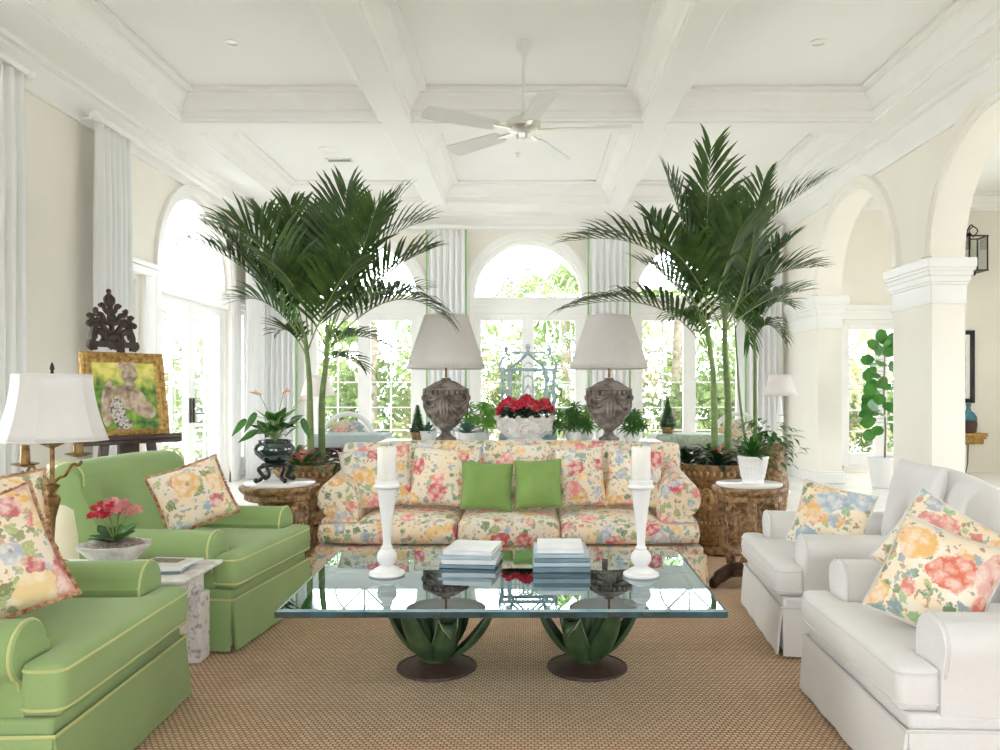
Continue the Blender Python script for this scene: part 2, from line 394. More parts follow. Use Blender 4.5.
# ================================================================ THE ROOM
XL, XR, YB, YF = -3.17, 3.04, 9.5, -2.6
ZB, ZC = 3.40, 3.64          # underside of beams, coffer ceiling
def arch_wall(name, u0, u1, z0, z1, ops, t, mp, m='wall'):
    """a wall with real thickness and openings; ops = (centre, width, base, spring, arched)"""
    b = MB(); ops = sorted(ops)
    def quad(us, zs, v, flip):
        p = [mp(us[0], v, zs[0]), mp(us[1], v, zs[0]), mp(us[1], v, zs[1]), mp(us[0], v, zs[1])]
        b.add(p, [(0,1,2,3) if not flip else (3,2,1,0)])
    cur = u0
    for v, fl in ((0, False), (t, True)):
        cur = u0
        for (c, w, zb, zs, ar) in ops:
            a, e = c-w/2, c+w/2
            quad((cur, a), (z0, z1), v, fl)
            if zb > z0: quad((a, e), (z0, zb), v, fl)
            if ar:
                n = 32; r = w/2
                for i in range(n):
                    t0, t1 = PI-PI*i/n, PI-PI*(i+1)/n
                    p = [mp(c+r*math.cos(t0), v, zs+r*math.sin(t0)), mp(c+r*math.cos(t1), v, zs+r*math.sin(t1)), mp(c+r*math.cos(t1), v, z1), mp(c+r*math.cos(t0), v, z1)]
                    b.add(p, [(0,1,2,3) if not fl else (3,2,1,0)])
            else: quad((a, e), (zs, z1), v, fl)
            cur = e
        quad((cur, u1), (z0, z1), v, fl)
    for (c, w, zb, zs, ar) in ops:
        a, e = c-w/2, c+w/2
        for u in (a, e): b.add([mp(u,0,zb), mp(u,t,zb), mp(u,t,zs), mp(u,0,zs)], [(0,1,2,3)])
        if zb > z0: b.add([mp(a,0,zb), mp(e,0,zb), mp(e,t,zb), mp(a,t,zb)], [(0,1,2,3)])
        if ar:
            n = 32; r = w/2
            for i in range(n):
                t0, t1 = PI-PI*i/n, PI-PI*(i+1)/n
                b.add([mp(c+r*math.cos(t0),0,zs+r*math.sin(t0)), mp(c+r*math.cos(t1),0,zs+r*math.sin(t1)), mp(c+r*math.cos(t1),t,zs+r*math.sin(t1)), mp(c+r*math.cos(t0),t,zs+r*math.sin(t0))], [(0,1,2,3)])
        else: b.add([mp(a,0,zs), mp(e,0,zs), mp(e,t,zs), mp(a,t,zs)], [(0,1,2,3)])
    for v0 in ((u0, z0, u0, z1), (u1, z0, u1, z1)):
        b.add([mp(v0[0],0,v0[1]), mp(v0[2],0,v0[3]), mp(v0[2],t,v0[3]), mp(v0[0],t,v0[1])], [(0,1,2,3)])
    o = b.build(name, m, smooth=True, ang=30); return tag(o, kind='structure')

# openings
BACK = [(-1.96,1.36,.06,2.42,True), (-.0,1.36,.06,2.42,True), (1.93,1.36,.06,2.42,True)]
LEFT = [(7.68,1.62,.04,2.36,True), (8.98,.42,.06,2.26,False), (6.38,.42,.06,2.26,False), (3.1,1.6,.04,2.36,True)]
ARC = [(7.525,1.73,0,2.32,True), (5.155,1.73,0,2.32,True), (2.785,1.73,0,2.32,True), (.415,1.73,0,2.32,True)]
mpB = lambda u, v, z: (u, YB+v, z)
mpL = lambda u, v, z: (XL-v, u, z)
mpR = lambda u, v, z: (XR+v, u, z)
mpF = lambda u, v, z: (u, YF-v, z)
arch_wall('wall_back', XL, XR, 0, ZC, BACK, .22, mpB)
arch_wall('wall_left', YF, YB, 0, ZC, LEFT, .22, mpL)
arch_wall('wall_right', YF, YB, 0, ZC, ARC, .25, mpR)
arch_wall('wall_front', XL, XR, 0, ZC, [(-1.45,1.5,.04,2.36,True), (1.45,1.5,.04,2.36,True)], .22, mpF)  # both windows are out of view, added to bring more light to the foreground
# gallery beyond the arcade
GX = 5.75
arch_wall('wall_gallery_end', XR+.25, GX, 0, ZC, [(4.22,1.0,.06,2.16,False)], .22, lambda u,v,z: (u, YB+v, z))
arch_wall('wall_gallery_side', YF, YB, 0, ZC, [(7.3,1.5,.06,2.3,True), (4.9,1.5,.06,2.3,True), (2.5,1.5,.06,2.3,True)], .22, lambda u,v,z: (GX+v, u, z))  # side windows out of view, added to let light into the gallery
arch_wall('wall_gallery_front', XR+.25, GX, 0, ZC, [], .2, lambda u,v,z: (u, YF-v, z))
tag(MB().bb(XL-.25, GX+.25, YF-.25, YB+.25, -.12, 0).build('floor', 'stonefloor', smooth=False), kind='structure')
tag(MB().bb(XL-.25, GX+.25, YF-.25, YB+.25, ZC, ZC+.15).build('ceiling', 'ceil', smooth=False), kind='structure')
# ceiling beams
b = MB(); XS = [(XL,-2.71), (-1.14,-.926), (.90,1.09), (2.69,XR)]
YS = [(YF,-2.2), (.35,.6), (3.30,3.55), (6.25,6.5), (8.98,YB)]
for a, e in XS: b.bb(a, e, YF, YB, ZB, ZC)
for a, e in YS:
    for (p, q) in ((-2.71,-1.14), (-.926,.90), (1.09,2.69)): b.bb(p, q, a, e, ZB+.0005, ZC)
tag(b.build('ceiling_beams', 'ceil', bevel=.006), kind='structure')
# mouldings round the coffers and the room
def rect_sweep(b, x0, x1, y0, y1, prof):
    loops = []
    for d, z in prof: loops.append([V((x0+d,y0+d,z)), V((x1-d,y0+d,z)), V((x1-d,y1-d,z)), V((x0+d,y1-d,z))])
    b.rings(loops, cap=False)
b = MB()
CP = [(-.004,3.41),(.018,3.41),(.018,3.435),(.008,3.445),(.008,3.49),(.022,3.50),(.030,3.525),(.055,3.555),(.085,3.575),(.095,3.595),(.095,3.61),(.15,3.612),(.15,3.638)]
for (p, q) in ((-2.71,-1.14), (-.926,.90), (1.09,2.69)):
    for i in range(len(YS)-1): rect_sweep(b, p, q, YS[i][1], YS[i+1][0], CP)
tag(b.build('trim_1', 'trim', ang=25), kind='structure')
b = MB()
rect_sweep(b, XL, XR, YF, YB, [(-.01,3.20),(.022,3.20),(.022,3.235),(.03,3.26),(.06,3.30),(.10,3.325),(.115,3.345),(.115,3.36),(.15,3.365),(.15,3.405)])
tag(b.build('trim_2', 'trim', ang=25), kind='structure')
b = MB()
rect_sweep(b, XR+.25, GX, YF, YB, [(-.01,3.45),(.03,3.45),(.03,3.49),(.09,3.55),(.12,3.6),(.16,3.61),(.16,3.645)])
tag(b.build('trim_3', 'trim', ang=25), kind='structure')
# pier capitals, bases and arch mouldings of the arcade
k = 4
PIERS = [(8.39,9.28), (6.02,6.66), (3.65,4.29), (1.28,1.92)]
for (y0, y1) in PIERS:
    cap = MB()
    for (z0, z1, d) in ((1.965,1.985,.016),(1.985,2.11,.008),(2.11,2.13,.020),(2.13,2.175,.030),(2.175,2.21,.042),(2.21,2.235,.052),(2.235,2.305,.060)):
        cap.bb(XR-d, XR+.25+d, y0-d, y1+d, z0, z1)
    tag(cap.build('trim_%d' % k, 'trim', bevel=.006), kind='structure'); k += 1
    base = MB()
    for (z0, z1, d) in ((0,.14,.03),(.14,.17,.018)):
        base.bb(XR-d, XR+.25+d, y0-d, y1+d, z0, z1)
    tag(base.build('trim_%d' % k, 'trim', bevel=.006), kind='structure'); k += 1
for (c, w, zb, zs, ar) in ARC:
    b = MB(); loops = []
    for i in range(41):
        a = PI*i/40
        rr = [(w/2-.001,0),(w/2-.001,-.016),(w/2+.035,-.022),(w/2+.045,-.034),(w/2+.12,-.036),(w/2+.13,-.02),(w/2+.14,0)]
        loops.append([V((XR+v, c+r*math.cos(a), zs+.006+r*math.sin(a))) for r, v in rr])
    b.rings(loops, cap=True)
    tag(b.build('trim_%d' % k, 'wall', ang=25), kind='structure'); k += 1
for nm, x0, x1, y0, y1 in (('baseboard_back', XL, XR, YB-.02, YB),):
    b = MB()
    for a, e in ((XL,-2.64), (-1.28,-.68), (.68,1.25), (2.61,XR)): b.bb(a, e, YB-.02, YB, 0, .16)
    tag(b.build(nm, 'trim', bevel=.004), kind='structure')
b = MB()
for a, e in ((YF,2.2),(4.0,6.17),(6.59,6.87),(8.49,8.77)): b.bb(XL, XL+.02, a, e, 0, .16)
tag(b.build('baseboard_left', 'trim', bevel=.004), kind='structure')

# ---------------------------------------------------------------- windows
wn = [0]
def make_window(mat4, w, zb, zs, arched, header=(.11,.08), leaves=2, rows=5, casing=.1, handle=False, cols=2):
    """a french window in the local frame: x along the wall, y outward, z up; origin on the floor at the centre"""
    wn[0] += 1
    root = bpy.data.objects.new('window_%d' % wn[0], None); COL.objects.link(root); root.matrix_world = mat4
    tag(root, kind='structure')
    hz1 = zs-header[1] if arched else zs; hz0 = hz1-header[0] if arched else zs-.04
    h = w/2
    fr = MB()
    for sx in (-1, 1): fr.bb(min(sx*h, sx*(h-.045)), max(sx*h, sx*(h-.045)), .03, .16, zb, zs)
    if arched: fr.bb(-h, h, .0, .17, hz0, hz1)
    else: fr.bb(-h, h, .03, .16, zs-.04, zs)
    fr.bb(-h, h, .03, .18, zb, zb+.05)
    if arched:
        loops = []
        for i in range(33):
            a = PI*i/32; loops.append([V((r*math.cos(a), v, zs+r*math.sin(a))) for r, v in ((h,.03),(h,.16),(h-.045,.16),(h-.045,.03))])
        fr.rings(loops)
        fr.bb(-h, h, .04, .13, hz1, zs+.012)
    fr.build('window_frame', 'trim', root, bevel=.004)
    # casing on the room side
    ca = MB()
    if casing:
        for sx in (-1, 1): ca.bb(min(sx*h, sx*(h+casing)), max(sx*h, sx*(h+casing)), -.028, .0, 0, zs)
        if arched:
            loops = []
            for i in range(33):
                a = PI*i/32; loops.append([V((r*math.cos(a), v, zs+r*math.sin(a))) for r, v in ((h-.002,.0),(h-.002,-.02),(h+casing*.55,-.022),(h+casing*.6,-.032),(h+casing,-.034),(h+casing,0))])
            ca.rings(loops)
        else: ca.bb(-h-casing-.02, h+casing+.02, -.04, 0, zs, zs+casing)
        ca.build('window_casing', 'trim', root, bevel=.004)
    # casement leaves
    lw = (w-.09)/leaves; st = .075 if leaves > 1 else .05
    for L in range(leaves):
        x0 = -h+.045+L*lw; x1 = x0+lw
        m = MB()
        m.bb(x0, x0+st, .06, .11, zb+.05, hz0); m.bb(x1-st, x1, .06, .11, zb+.05, hz0)
        m.bb(x0+st, x1-st, .06, .11, zb+.05, zb+.25); m.bb(x0+st, x1-st, .06, .11, hz0-st, hz0)
        for r_ in range(1, rows):
            z = zb+.25+(hz0-st-zb-.25)*r_/rows; m.bb(x0+st, x1-st, .072, .098, z-.010, z+.010)
        for c_ in range(1, cols):
            x = x0+st+(lw-2*st)*c_/cols; m.bb(x-.010, x+.010, .073, .097, zb+.25, hz0-st)
        lf = m.build('casement', 'trim', root, bevel=.003)
        g = MB().bb(x0+st-.005, x1-st+.005, .083, .087, zb+.245, hz0-st+.005)
        g.build('pane', 'pane', lf, smooth=False)
        if handle and leaves == 2:
            hd = MB(); hx = (x1-.035) if L == 0 else (x0+.035)
            hd.bb(hx-.014, hx+.014, .045, .062, .90, 1.22); hd.tube([(hx,.06,1.02),(hx,.0,1.02),(hx-.09 if L == 0 else hx+.09,-.01,1.02)], .009)
            hd.build('handle', 'iron', lf)
    if arched:
        r = h-.045; m = MB()
        for a in (90, 45, 135):
            ca_, sa = math.cos(R(a)), math.sin(R(a))
            m.box((ca_*r/2, .085, zs+sa*r/2), (r, .026, .020), (0, -R(a), 0))
        pts = [(r*.55*math.cos(PI*i/28), .085, zs+r*.55*math.sin(PI*i/28)) for i in range(29)]
        m.tube(pts, .012, 6)
        m.build('fanlight_bars', 'trim', root)
        g = MB(); n = 32
        vs = [V((r*math.cos(PI*i/n), .085, zs+r*math.sin(PI*i/n))) for i in range(n+1)]
        g.add(vs+[p+V((0,.004,0)) for p in vs], [tuple(range(n+1)), tuple(range(2*n+1, n, -1))])
        g.build('pane', 'pane', root, smooth=False)
    return root
for c, w, zb, zs, ar in BACK: make_window(Matrix.Translation((c, YB, 0)), w, zb, zs, ar)
ML = lambda y: Matrix.Translation((XL, y, 0)) @ Matrix.Rotation(PI/2, 4, 'Z')
for i, (c, w, zb, zs, ar) in enumerate(LEFT):
    make_window(ML(c), w, zb, zs, ar, leaves=2 if ar else 1, handle=(i == 0), cols=2, header=(.13,.06), casing=.1 if ar else .06)
for c, w in ((-1.45,1.5), (1.45,1.5)): make_window(Matrix.Translation((c, YF, 0)) @ Matrix.Rotation(PI, 4, 'Z'), w, .04, 2.36, True)  # the two added windows behind the camera
make_window(Matrix.Translation((4.22, YB, 0)), 1.0, .06, 2.16, False, leaves=2, cols=1, casing=.08)
for c in (7.3, 4.9, 2.5): make_window(Matrix.Translation((GX, c, 0)) @ Matrix.Rotation(-PI/2, 4, 'Z'), 1.5, .06, 2.3, True, casing=.08)  # the added gallery windows, unseen from the camera
# entablature above the left door's sidelights
b = MB()
for a, e in ((6.0,6.79), (8.57,9.3)):
    b.bb(XL, XL+.05, a, e, 2.33, 2.37); b.bb(XL, XL+.03, a, e, 2.28, 2.33)
for a, e in ((6.05,6.14), (6.62,6.76), (8.60,8.74), (9.22,9.28)): b.bb(XL, XL+.03, a, e, 0, 2.28)
tag(b.build('trim_40', 'trim', bevel=.004), kind='structure')
# head moulding over the gallery window
tag(MB().bb(3.6, 4.9, YB-.07, YB, 2.27, 2.33).bb(3.64, 4.86, YB-.045, YB, 2.23, 2.27).build('trim_41', 'trim', bevel=.005), kind='structure')

# ---------------------------------------------------------------- curtains
def curtain(p0, p1, top, waves, amp, label, group, trims=(1,1), tie=None, bottom=.01):
    p0, p1 = V(p0), V(p1); d = (p1-p0); L = d.length; d.normalize(); nn = V((-d.y, d.x, 0))
    root = empty('curtain', ((p0+p1)/2).to_tuple()[:2]+(bottom,), 0, label, 'curtain', group)
    o = V(root.location); b = MB(); n = waves*10; zs = [bottom, .5, 1.0, 1.8, 2.6, top-.12, top]
    rr = random.Random(int(L*1000)+waves); ph = [rr.uniform(-.5,.5) for _ in range(n+1)]
    vs = []
    for j, z in enumerate(zs):
        for i in range(n+1):
            t = i/n; a = amp*(1.0 if j < 5 else .6)*math.sin(2*PI*waves*t+.25*math.sin(z*2+i*.3))
            q = p0+d*(L*t)+nn*a; vs.append((q.x-o.x, q.y-o.y, z-o.z))
    fs = [(j*(n+1)+i, j*(n+1)+i+1, (j+1)*(n+1)+i+1, (j+1)*(n+1)+i) for j in range(len(zs)-1) for i in range(n)]
    b.add(vs, fs); b.build('drape', 'curtain', root, solid=.006, ang=180)
    for s_, i in ((0,0), (1,n)):
        if trims[s_]:
            t = MB(); 
            e = V(vs[i]); q = e+V((nn.x*.004, nn.y*.004, 0)); q = V(((p0 if i == 0 else p1)-o).to_tuple())
            s2 = -1 if i == 0 else 1
            q0 = q+d*(.012*s2)
            t.box((q0.x, q0.y, (top-bottom)/2), (.022, .012, top-bottom), (0,0,math.atan2(d.y, d.x)))
            t.build('edge_trim', 'trimgreen', root, smooth=False)
    return root
BG = None
YC = YB-.14
curtain((-3.10,YC,0), (-2.72,YC,0), 3.2, 6, .035, 'white curtain in the far left corner, on the back wall', BG, (0,1))
curtain((-1.17,YC,0), (-.74,YC,0), 3.2, 6, .035, 'white green-edged curtain behind the left urn lamp', BG)
curtain((.72,YC,0), (1.18,YC,0), 3.2, 6, .035, 'white green-edged curtain behind the right urn lamp', BG)
curtain((2.56,YC,0), (2.97,YC,0), 3.2, 6, .035, 'white curtain in the far right corner behind the slim floor lamp', BG, (1,0))
XC = XL+.14
curtain((XC,5.62,0), (XC,6.08,0), 3.2, 6, .035, 'white curtain hanging behind the easel', BG, (0,0))
curtain((XC,8.66,0), (XC,9.12,0), 3.2, 5, .035, 'white green-edged curtain on the left wall beyond the glass doors', BG, (0,1))
curtain((XC,4.12,0), (XC,4.80,0), 3.2, 7, .035, 'white curtain at the left picture edge behind the candelabra lamp', BG, (0,0))
def rod(p0, p1, label, brackets):
    r0 = empty('curtain_rod', p0, 0, label, 'curtain rod', None); o = V(p0)
    MB().tube([V(p0)-o, V(p1)-o], .024, 12).build('pole', 'trim', r0)
    for p in (p0, p1):
        q = V(p)-o; MB().ball(q, .038).build('finial', 'trim', r0)
    for bp, w in brackets:
        q = V(bp)-o; dd = V(w)
        MB().tube([q, q+dd], .010, 8).ball(q+dd*.97, .022).build('bracket', 'trim', r0)
rod((XC,5.60,3.235), (XC,9.3,3.235), 'long white curtain rod along the left wall above the glass doors', [((XC,5.66,3.235),(-.14,0,0)), ((XC,7.6,3.235),(-.14,0,0)), ((XC,9.0,3.235),(-.14,0,0))])
rod((XC,1.9,3.235), (XC,4.86,3.235), 'white curtain rod end at the left picture edge', [((XC,4.7,3.235),(-.14,0,0))])
rod((-3.0,YC,3.235), (2.95,YC,3.235), 'white curtain rod along the back wall above three arched windows', [((x,YC,3.235),(0,.14,0)) for x in (-2.8,-.95,.95,2.75)])

# ---------------------------------------------------------------- ceiling fittings
def fan():
    r0 = empty('ceiling_fan', (-.03,5.35,3.04), 0, 'white five-bladed ceiling fan hanging from a thin rod', 'ceiling fan')
    MB().lathe([(.0,.60),(.055,.598),(.06,.58),(.045,.54),(.018,.515),(.012,.50)], 24).build('canopy', 'blade', r0)
    MB().tube([(0,0,.52),(0,0,.10)], .011, 10).build('rod', 'blade', r0)
    MB().lathe([(.0,.13),(.02,.13),(.03,.10),(.09,.085),(.115,.06),(.115,.02),(.09,-.005),(.05,-.02),(.045,-.05),(.02,-.062),(0,-.064)], 32).build('motor', 'chrome', r0)
    for i in range(5):
        a = R(-6+72*i); ca, sa = math.cos(a), math.sin(a)
        b = MB(); n = 8; pit = R(13); top = []; 
        out = [(.20,-.050),(.24,-.062),(.66,-.075),(.70,-.070),(.715,-.05),(.715,.05),(.70,.070),(.66,.075),(.24,.062),(.20,.050)]
        for zz in (-.004, .004):
            for (x, y) in out:
                yy, z2 = y*math.cos(pit)-zz*math.sin(pit), y*math.sin(pit)+zz
                top.append((x*ca-yy*sa, x*sa+yy*ca, z2+.01))
        m = len(out)
        b.add(top, [tuple(range(m))[::-1], tuple(range(m, 2*m))]+[(j, (j+1) % m, m+(j+1) % m, m+j) for j in range(m)])
        bl = b.build('fan_blade', 'blade', r0, bevel=.002)
        MB().box((.15*ca, .15*sa, .008), (.16, .035, .010), (0,0,a)).build('blade_arm', 'chrome', bl, bevel=.002)
fan()
def vent(x, y, label):
    r0 = empty('ceiling_vent', (x, y, ZC), 0, label, 'ceiling vent')
    b = MB(); w, d = .26, .11
    for s_ in (-1,1): b.bb(-w/2, w/2, min(s_*d/2, s_*(d/2-.015)), max(s_*d/2, s_*(d/2-.015)), -.012, 0); b.bb(min(s_*w/2, s_*(w/2-.015)), max(s_*w/2, s_*(w/2-.015)), -d/2, d/2, -.012, 0)
    b.build('vent_frame', 'trim', r0)
    MB().bb(-w/2+.01, w/2-.01, -d/2+.01, d/2-.01, -.002, 0).build('backing', 'iron', r0)
    s = MB()
    for i in range(6): s.box((0, -d/2+.02+i*.0145, -.006), (w-.03, .009, .002), (R(35),0,0))
    s.build('louvres', 'chrome', r0)
vent(-1.90, 8.05, 'grey louvred air vent in the ceiling left of the fan'); vent(1.94, 8.05, 'grey louvred air vent in the ceiling above the right palm')
def disc(x, y, r, label, m='ceil', name='ceiling_speaker', cat='ceiling speaker', g=None):
    r0 = empty(name, (x, y, ZC), 0, label, cat, g)
    MB().lathe([(r,0),(r,-.006),(r-.012,-.010),(r-.014,-.004),(r-.014,0)], 32, cap=False).build('rim', 'trim', r0)
    MB().lathe([(r-.014,-.001),(r-.014,-.005),(.001,-.006)], 32).build('grille', m, r0)
disc(-1.92, 7.72, .10, 'round ceiling speaker above the left palm'); disc(1.93, 7.72, .10, 'round ceiling speaker above the right palm')
disc(-1.98, 5.35, .045, 'small round downlight in the nearest left coffer', 'chrome', 'downlight', 'downlight'); disc(1.94, 5.35, .055, 'small round downlight in the nearest right coffer', 'chrome', 'downlight', 'downlight')
sp = empty('sprinkler', (-.10, 7.84, ZC), 0, 'tiny sprinkler head on the ceiling beyond the fan', 'sprinkler')
MB().lathe([(.03,0),(.03,-.005),(.008,-.008),(.008,-.03),(.02,-.034),(.02,-.037)], 16).build('sprinkler_head', 'chrome', sp)

# the shell is laid out in units of a 9.5 m long room; the true room is larger
KS = 1.36
def kmap(p): return V((p[0]*KS, p[1]*KS, p[2] if p[2] < HCAM else HCAM+(p[2]-HCAM)*KS))
bpy.context.view_layer.update()
_w = {o: o.matrix_world.copy() for o in bpy.data.objects}
_new = {}
for o, m in _w.items():
    t = kmap(m.translation); n = m.copy(); n.translation = t; _new[o] = n
for o, m in _w.items():
    if o.type == 'MESH':
        inv = _new[o].inverted()
        for v in o.data.vertices: v.co = inv @ kmap(m @ v.co)
for o in _w:
    par = o.parent
    if par: o.matrix_parent_inverse = Matrix(); o.matrix_basis = _new[par].inverted() @ _new[o]
    else: o.matrix_basis = _new[o]
XL, XR, YB, YF, GX = XL*KS, XR*KS, YB*KS, YF*KS, GX*KS
ZC = HCAM+(ZC-HCAM)*KS
# ---------------------------------------------------------------- rug
tag(MB().bb(-2.75, 2.65, -1.4, 7.55, 0.001, .013).build('sisal_rug', 'sisal', bevel=.004), 'large brown woven sisal rug covering the floor under the seating', 'rug')
RZ = .014
# ================================================================ UPHOLSTERY
def pip(poly, x, y):
    c = False; n = len(poly)
    for i in range(n):
        (x0, y0), (x1, y1) = poly[i], poly[(i+1) % n]
        if (y0 > y) != (y1 > y) and x < (x1-x0)*(y-y0)/(y1-y0)+x0: c = not c
    return c
def pdist(poly, x, y):
    m = 9; n = len(poly)
    for i in range(n):
        (x0, y0), (x1, y1) = poly[i], poly[(i+1) % n]
        dx, dy = x1-x0, y1-y0; t = max(0, min(1, ((x-x0)*dx+(y-y0)*dy)/(dx*dx+dy*dy)))
        m = min(m, math.hypot(x-x0-t*dx, y-y0-t*dy))
    return m
def round_poly(poly, r, n=4):
    out = []; L = len(poly)
    for i in range(L):
        p, a, c = V(poly[i]+(0,)), V(poly[i-1]+(0,)), V(poly[(i+1) % L]+(0,))
        d0 = (a-p); d1 = (c-p); rr = min(r, d0.length*.45, d1.length*.45)
        q0 = p+d0.normalized()*rr; q1 = p+d1.normalized()*rr
        for k in range(n+1):
            t = k/n; q = q0*(1-t)**2+p*2*t*(1-t)+q1*t*t; out.append((q.x, q.y))
    return out
def pad(poly, z0, z1, r=.04, crown=.02, step=.06, name='seat_cushion', m='green', parent=None, pipe=None, wob=.004, pr=.005, seed=1, cr=.05):
    """a boxed cushion over any square-cornered outline, softly crowned"""
    def lines(vals):
        vals = sorted(set(round(v, 4) for v in vals)); L = []
        for i in range(len(vals)-1):
            a, e = vals[i], vals[i+1]; g = e-a; L.append(a)
            offs = [r*.12, r*.35, r*.7, r*1.1] if g > r*3 else []
            L += [a+o for o in offs]; k = max(1, int((g-2*r)/step))
            if g > 2*r: L += [a+r*1.1+(g-2.2*r)*j/k for j in range(1, k)]
            L += [e-o for o in offs]
        L.append(vals[-1]); L = sorted(set(round(v, 4) for v in L)); return L
    xs = lines([p[0] for p in poly]); ys = lines([p[1] for p in poly])
    h = (z1-z0)/2; zc = (z0+z1)/2; idx = {}; b = MB(); vs = []; fs = []
    def hz(d): 
        t = min(d, r)/r; return h-r*.55*(1-math.sqrt(max(0, 1-(1-t)**2)))+crown*(1-math.exp(-max(0, d-r*.3)/.12))
    rp = round_poly(poly, cr, 5)
    def snap(x, y, d):
        # pull square corners in onto the rounded outline
        if d < cr and not pip(rp, x, y):
            best = None; bd = 9; n = len(rp)
            for i in range(n):
                (x0, y0), (x1, y1) = rp[i], rp[(i+1) % n]; dx, dy = x1-x0, y1-y0; l2 = dx*dx+dy*dy
                if l2 < 1e-12: continue
                t = max(0, min(1, ((x-x0)*dx+(y-y0)*dy)/l2)); q = (x0+t*dx, y0+t*dy); dd = math.hypot(x-q[0], y-q[1])
                if dd < bd: bd = dd; best = q
            return best
        return (x, y)
    def vert(i, j, top):
        k = (i, j, top)
        if k not in idx:
            d = pdist(poly, xs[i], ys[j]); X, Y = snap(xs[i], ys[j], d)
            nz = noise.noise(V((X*4+seed*7, Y*4, top*3)))*wob*min(1, d/.08)
            z = (hz(d)+nz) if top else -min(hz(d), h+crown*.15)
            idx[k] = len(vs); vs.append((X, Y, zc+z))
        return idx[k]
    ins = [[pip(poly, (xs[i]+xs[i+1])/2, (ys[j]+ys[j+1])/2) for j in range(len(ys)-1)] for i in range(len(xs)-1)]
    def mid(i, j):
        k = (i, j, 'm')
        if k not in idx:
            d = pdist(poly, xs[i], ys[j]); X, Y = snap(xs[i], ys[j], d)
            cx = sum(p[0] for p in poly)/len(poly); cy = sum(p[1] for p in poly)/len(poly)
            q = V((X-cx, Y-cy)); q = q.normalized()*.010 if q.length else q
            idx[k] = len(vs); vs.append((X+q[0], Y+q[1], zc))
        return idx[k]
    for i in range(len(xs)-1):
        for j in range(len(ys)-1):
            if not ins[i][j]: continue
            fs.append((vert(i,j,1), vert(i+1,j,1), vert(i+1,j+1,1), vert(i,j+1,1)))
            fs.append((vert(i,j,0), vert(i,j+1,0), vert(i+1,j+1,0), vert(i+1,j,0)))
            for (di, dj, a, e) in ((-1,0,(i,j+1),(i,j)), (1,0,(i+1,j),(i+1,j+1)), (0,-1,(i,j),(i+1,j)), (0,1,(i+1,j+1),(i,j+1))):
                q, w = i+di, j+dj
                if 0 <= q < len(xs)-1 and 0 <= w < len(ys)-1 and ins[q][w]: continue
                fs.append((vert(*a,0), vert(*e,0), mid(*e), mid(*a))); fs.append((mid(*a), mid(*e), vert(*e,1), vert(*a,1)))
    b.add(vs, fs); o = b.build(name, m, parent, ang=180)
    if pipe:
        e = h-r*.55
        for zz in (zc+e, zc-e):
            MB().tube([(x, y, zz) for x, y in rp], pr, 6, closed=True).build('piping', pipe, o)
    return o
def extrude_prof(prof, a0, a1, axis, rnd_=(.03,.03), shrink=.9, name='armrest', m='green', parent=None, ang=50, bend=None):
    """sweep a closed outline along x or y with softened ends"""
    n = len(prof); cx = sum(p[0] for p in prof)/n; cz = sum(p[1] for p in prof)/n
    def loop(a, s):
        out = []
        for (u, z) in prof:
            u2 = cx+(u-cx)*s; z2 = cz+(z-cz)*s
            if z <= min(q[1] for q in prof)+.001: z2 = z
            if bend: u2, z2 = bend(a, u2, z2)
            out.append(V((u2, a, z2)) if axis == 'y' else V((a, u2, z2)))
        return out
    L = []; sg = 1 if a1 > a0 else -1
    k = rnd_[0]
    for t in (0, .15, .4, .7, 1.0): L.append(loop(a0+sg*k*t*1.0*(t), shrink+(1-shrink)*math.sqrt(1-(1-t)**2)))
    for q in range(1, 6): L.append(loop(a0+sg*k+(a1-a0-sg*(k+rnd_[1]))*q/6, 1.0))
    k = rnd_[1]
    for t in (1.0, .7, .4, .15, 0): L.append(loop(a1-sg*k*t*t, shrink+(1-shrink)*math.sqrt(1-(1-t)**2)))
    b = MB().rings(L); o = b.build(name, m, parent, ang=ang); return o
def arc(cx, cz, r, a0, a1, n=10):
    return [(cx+r*math.cos(R(a0+(a1-a0)*i/n)), cz+r*math.sin(R(a0+(a1-a0)*i/n))) for i in range(n+1)]

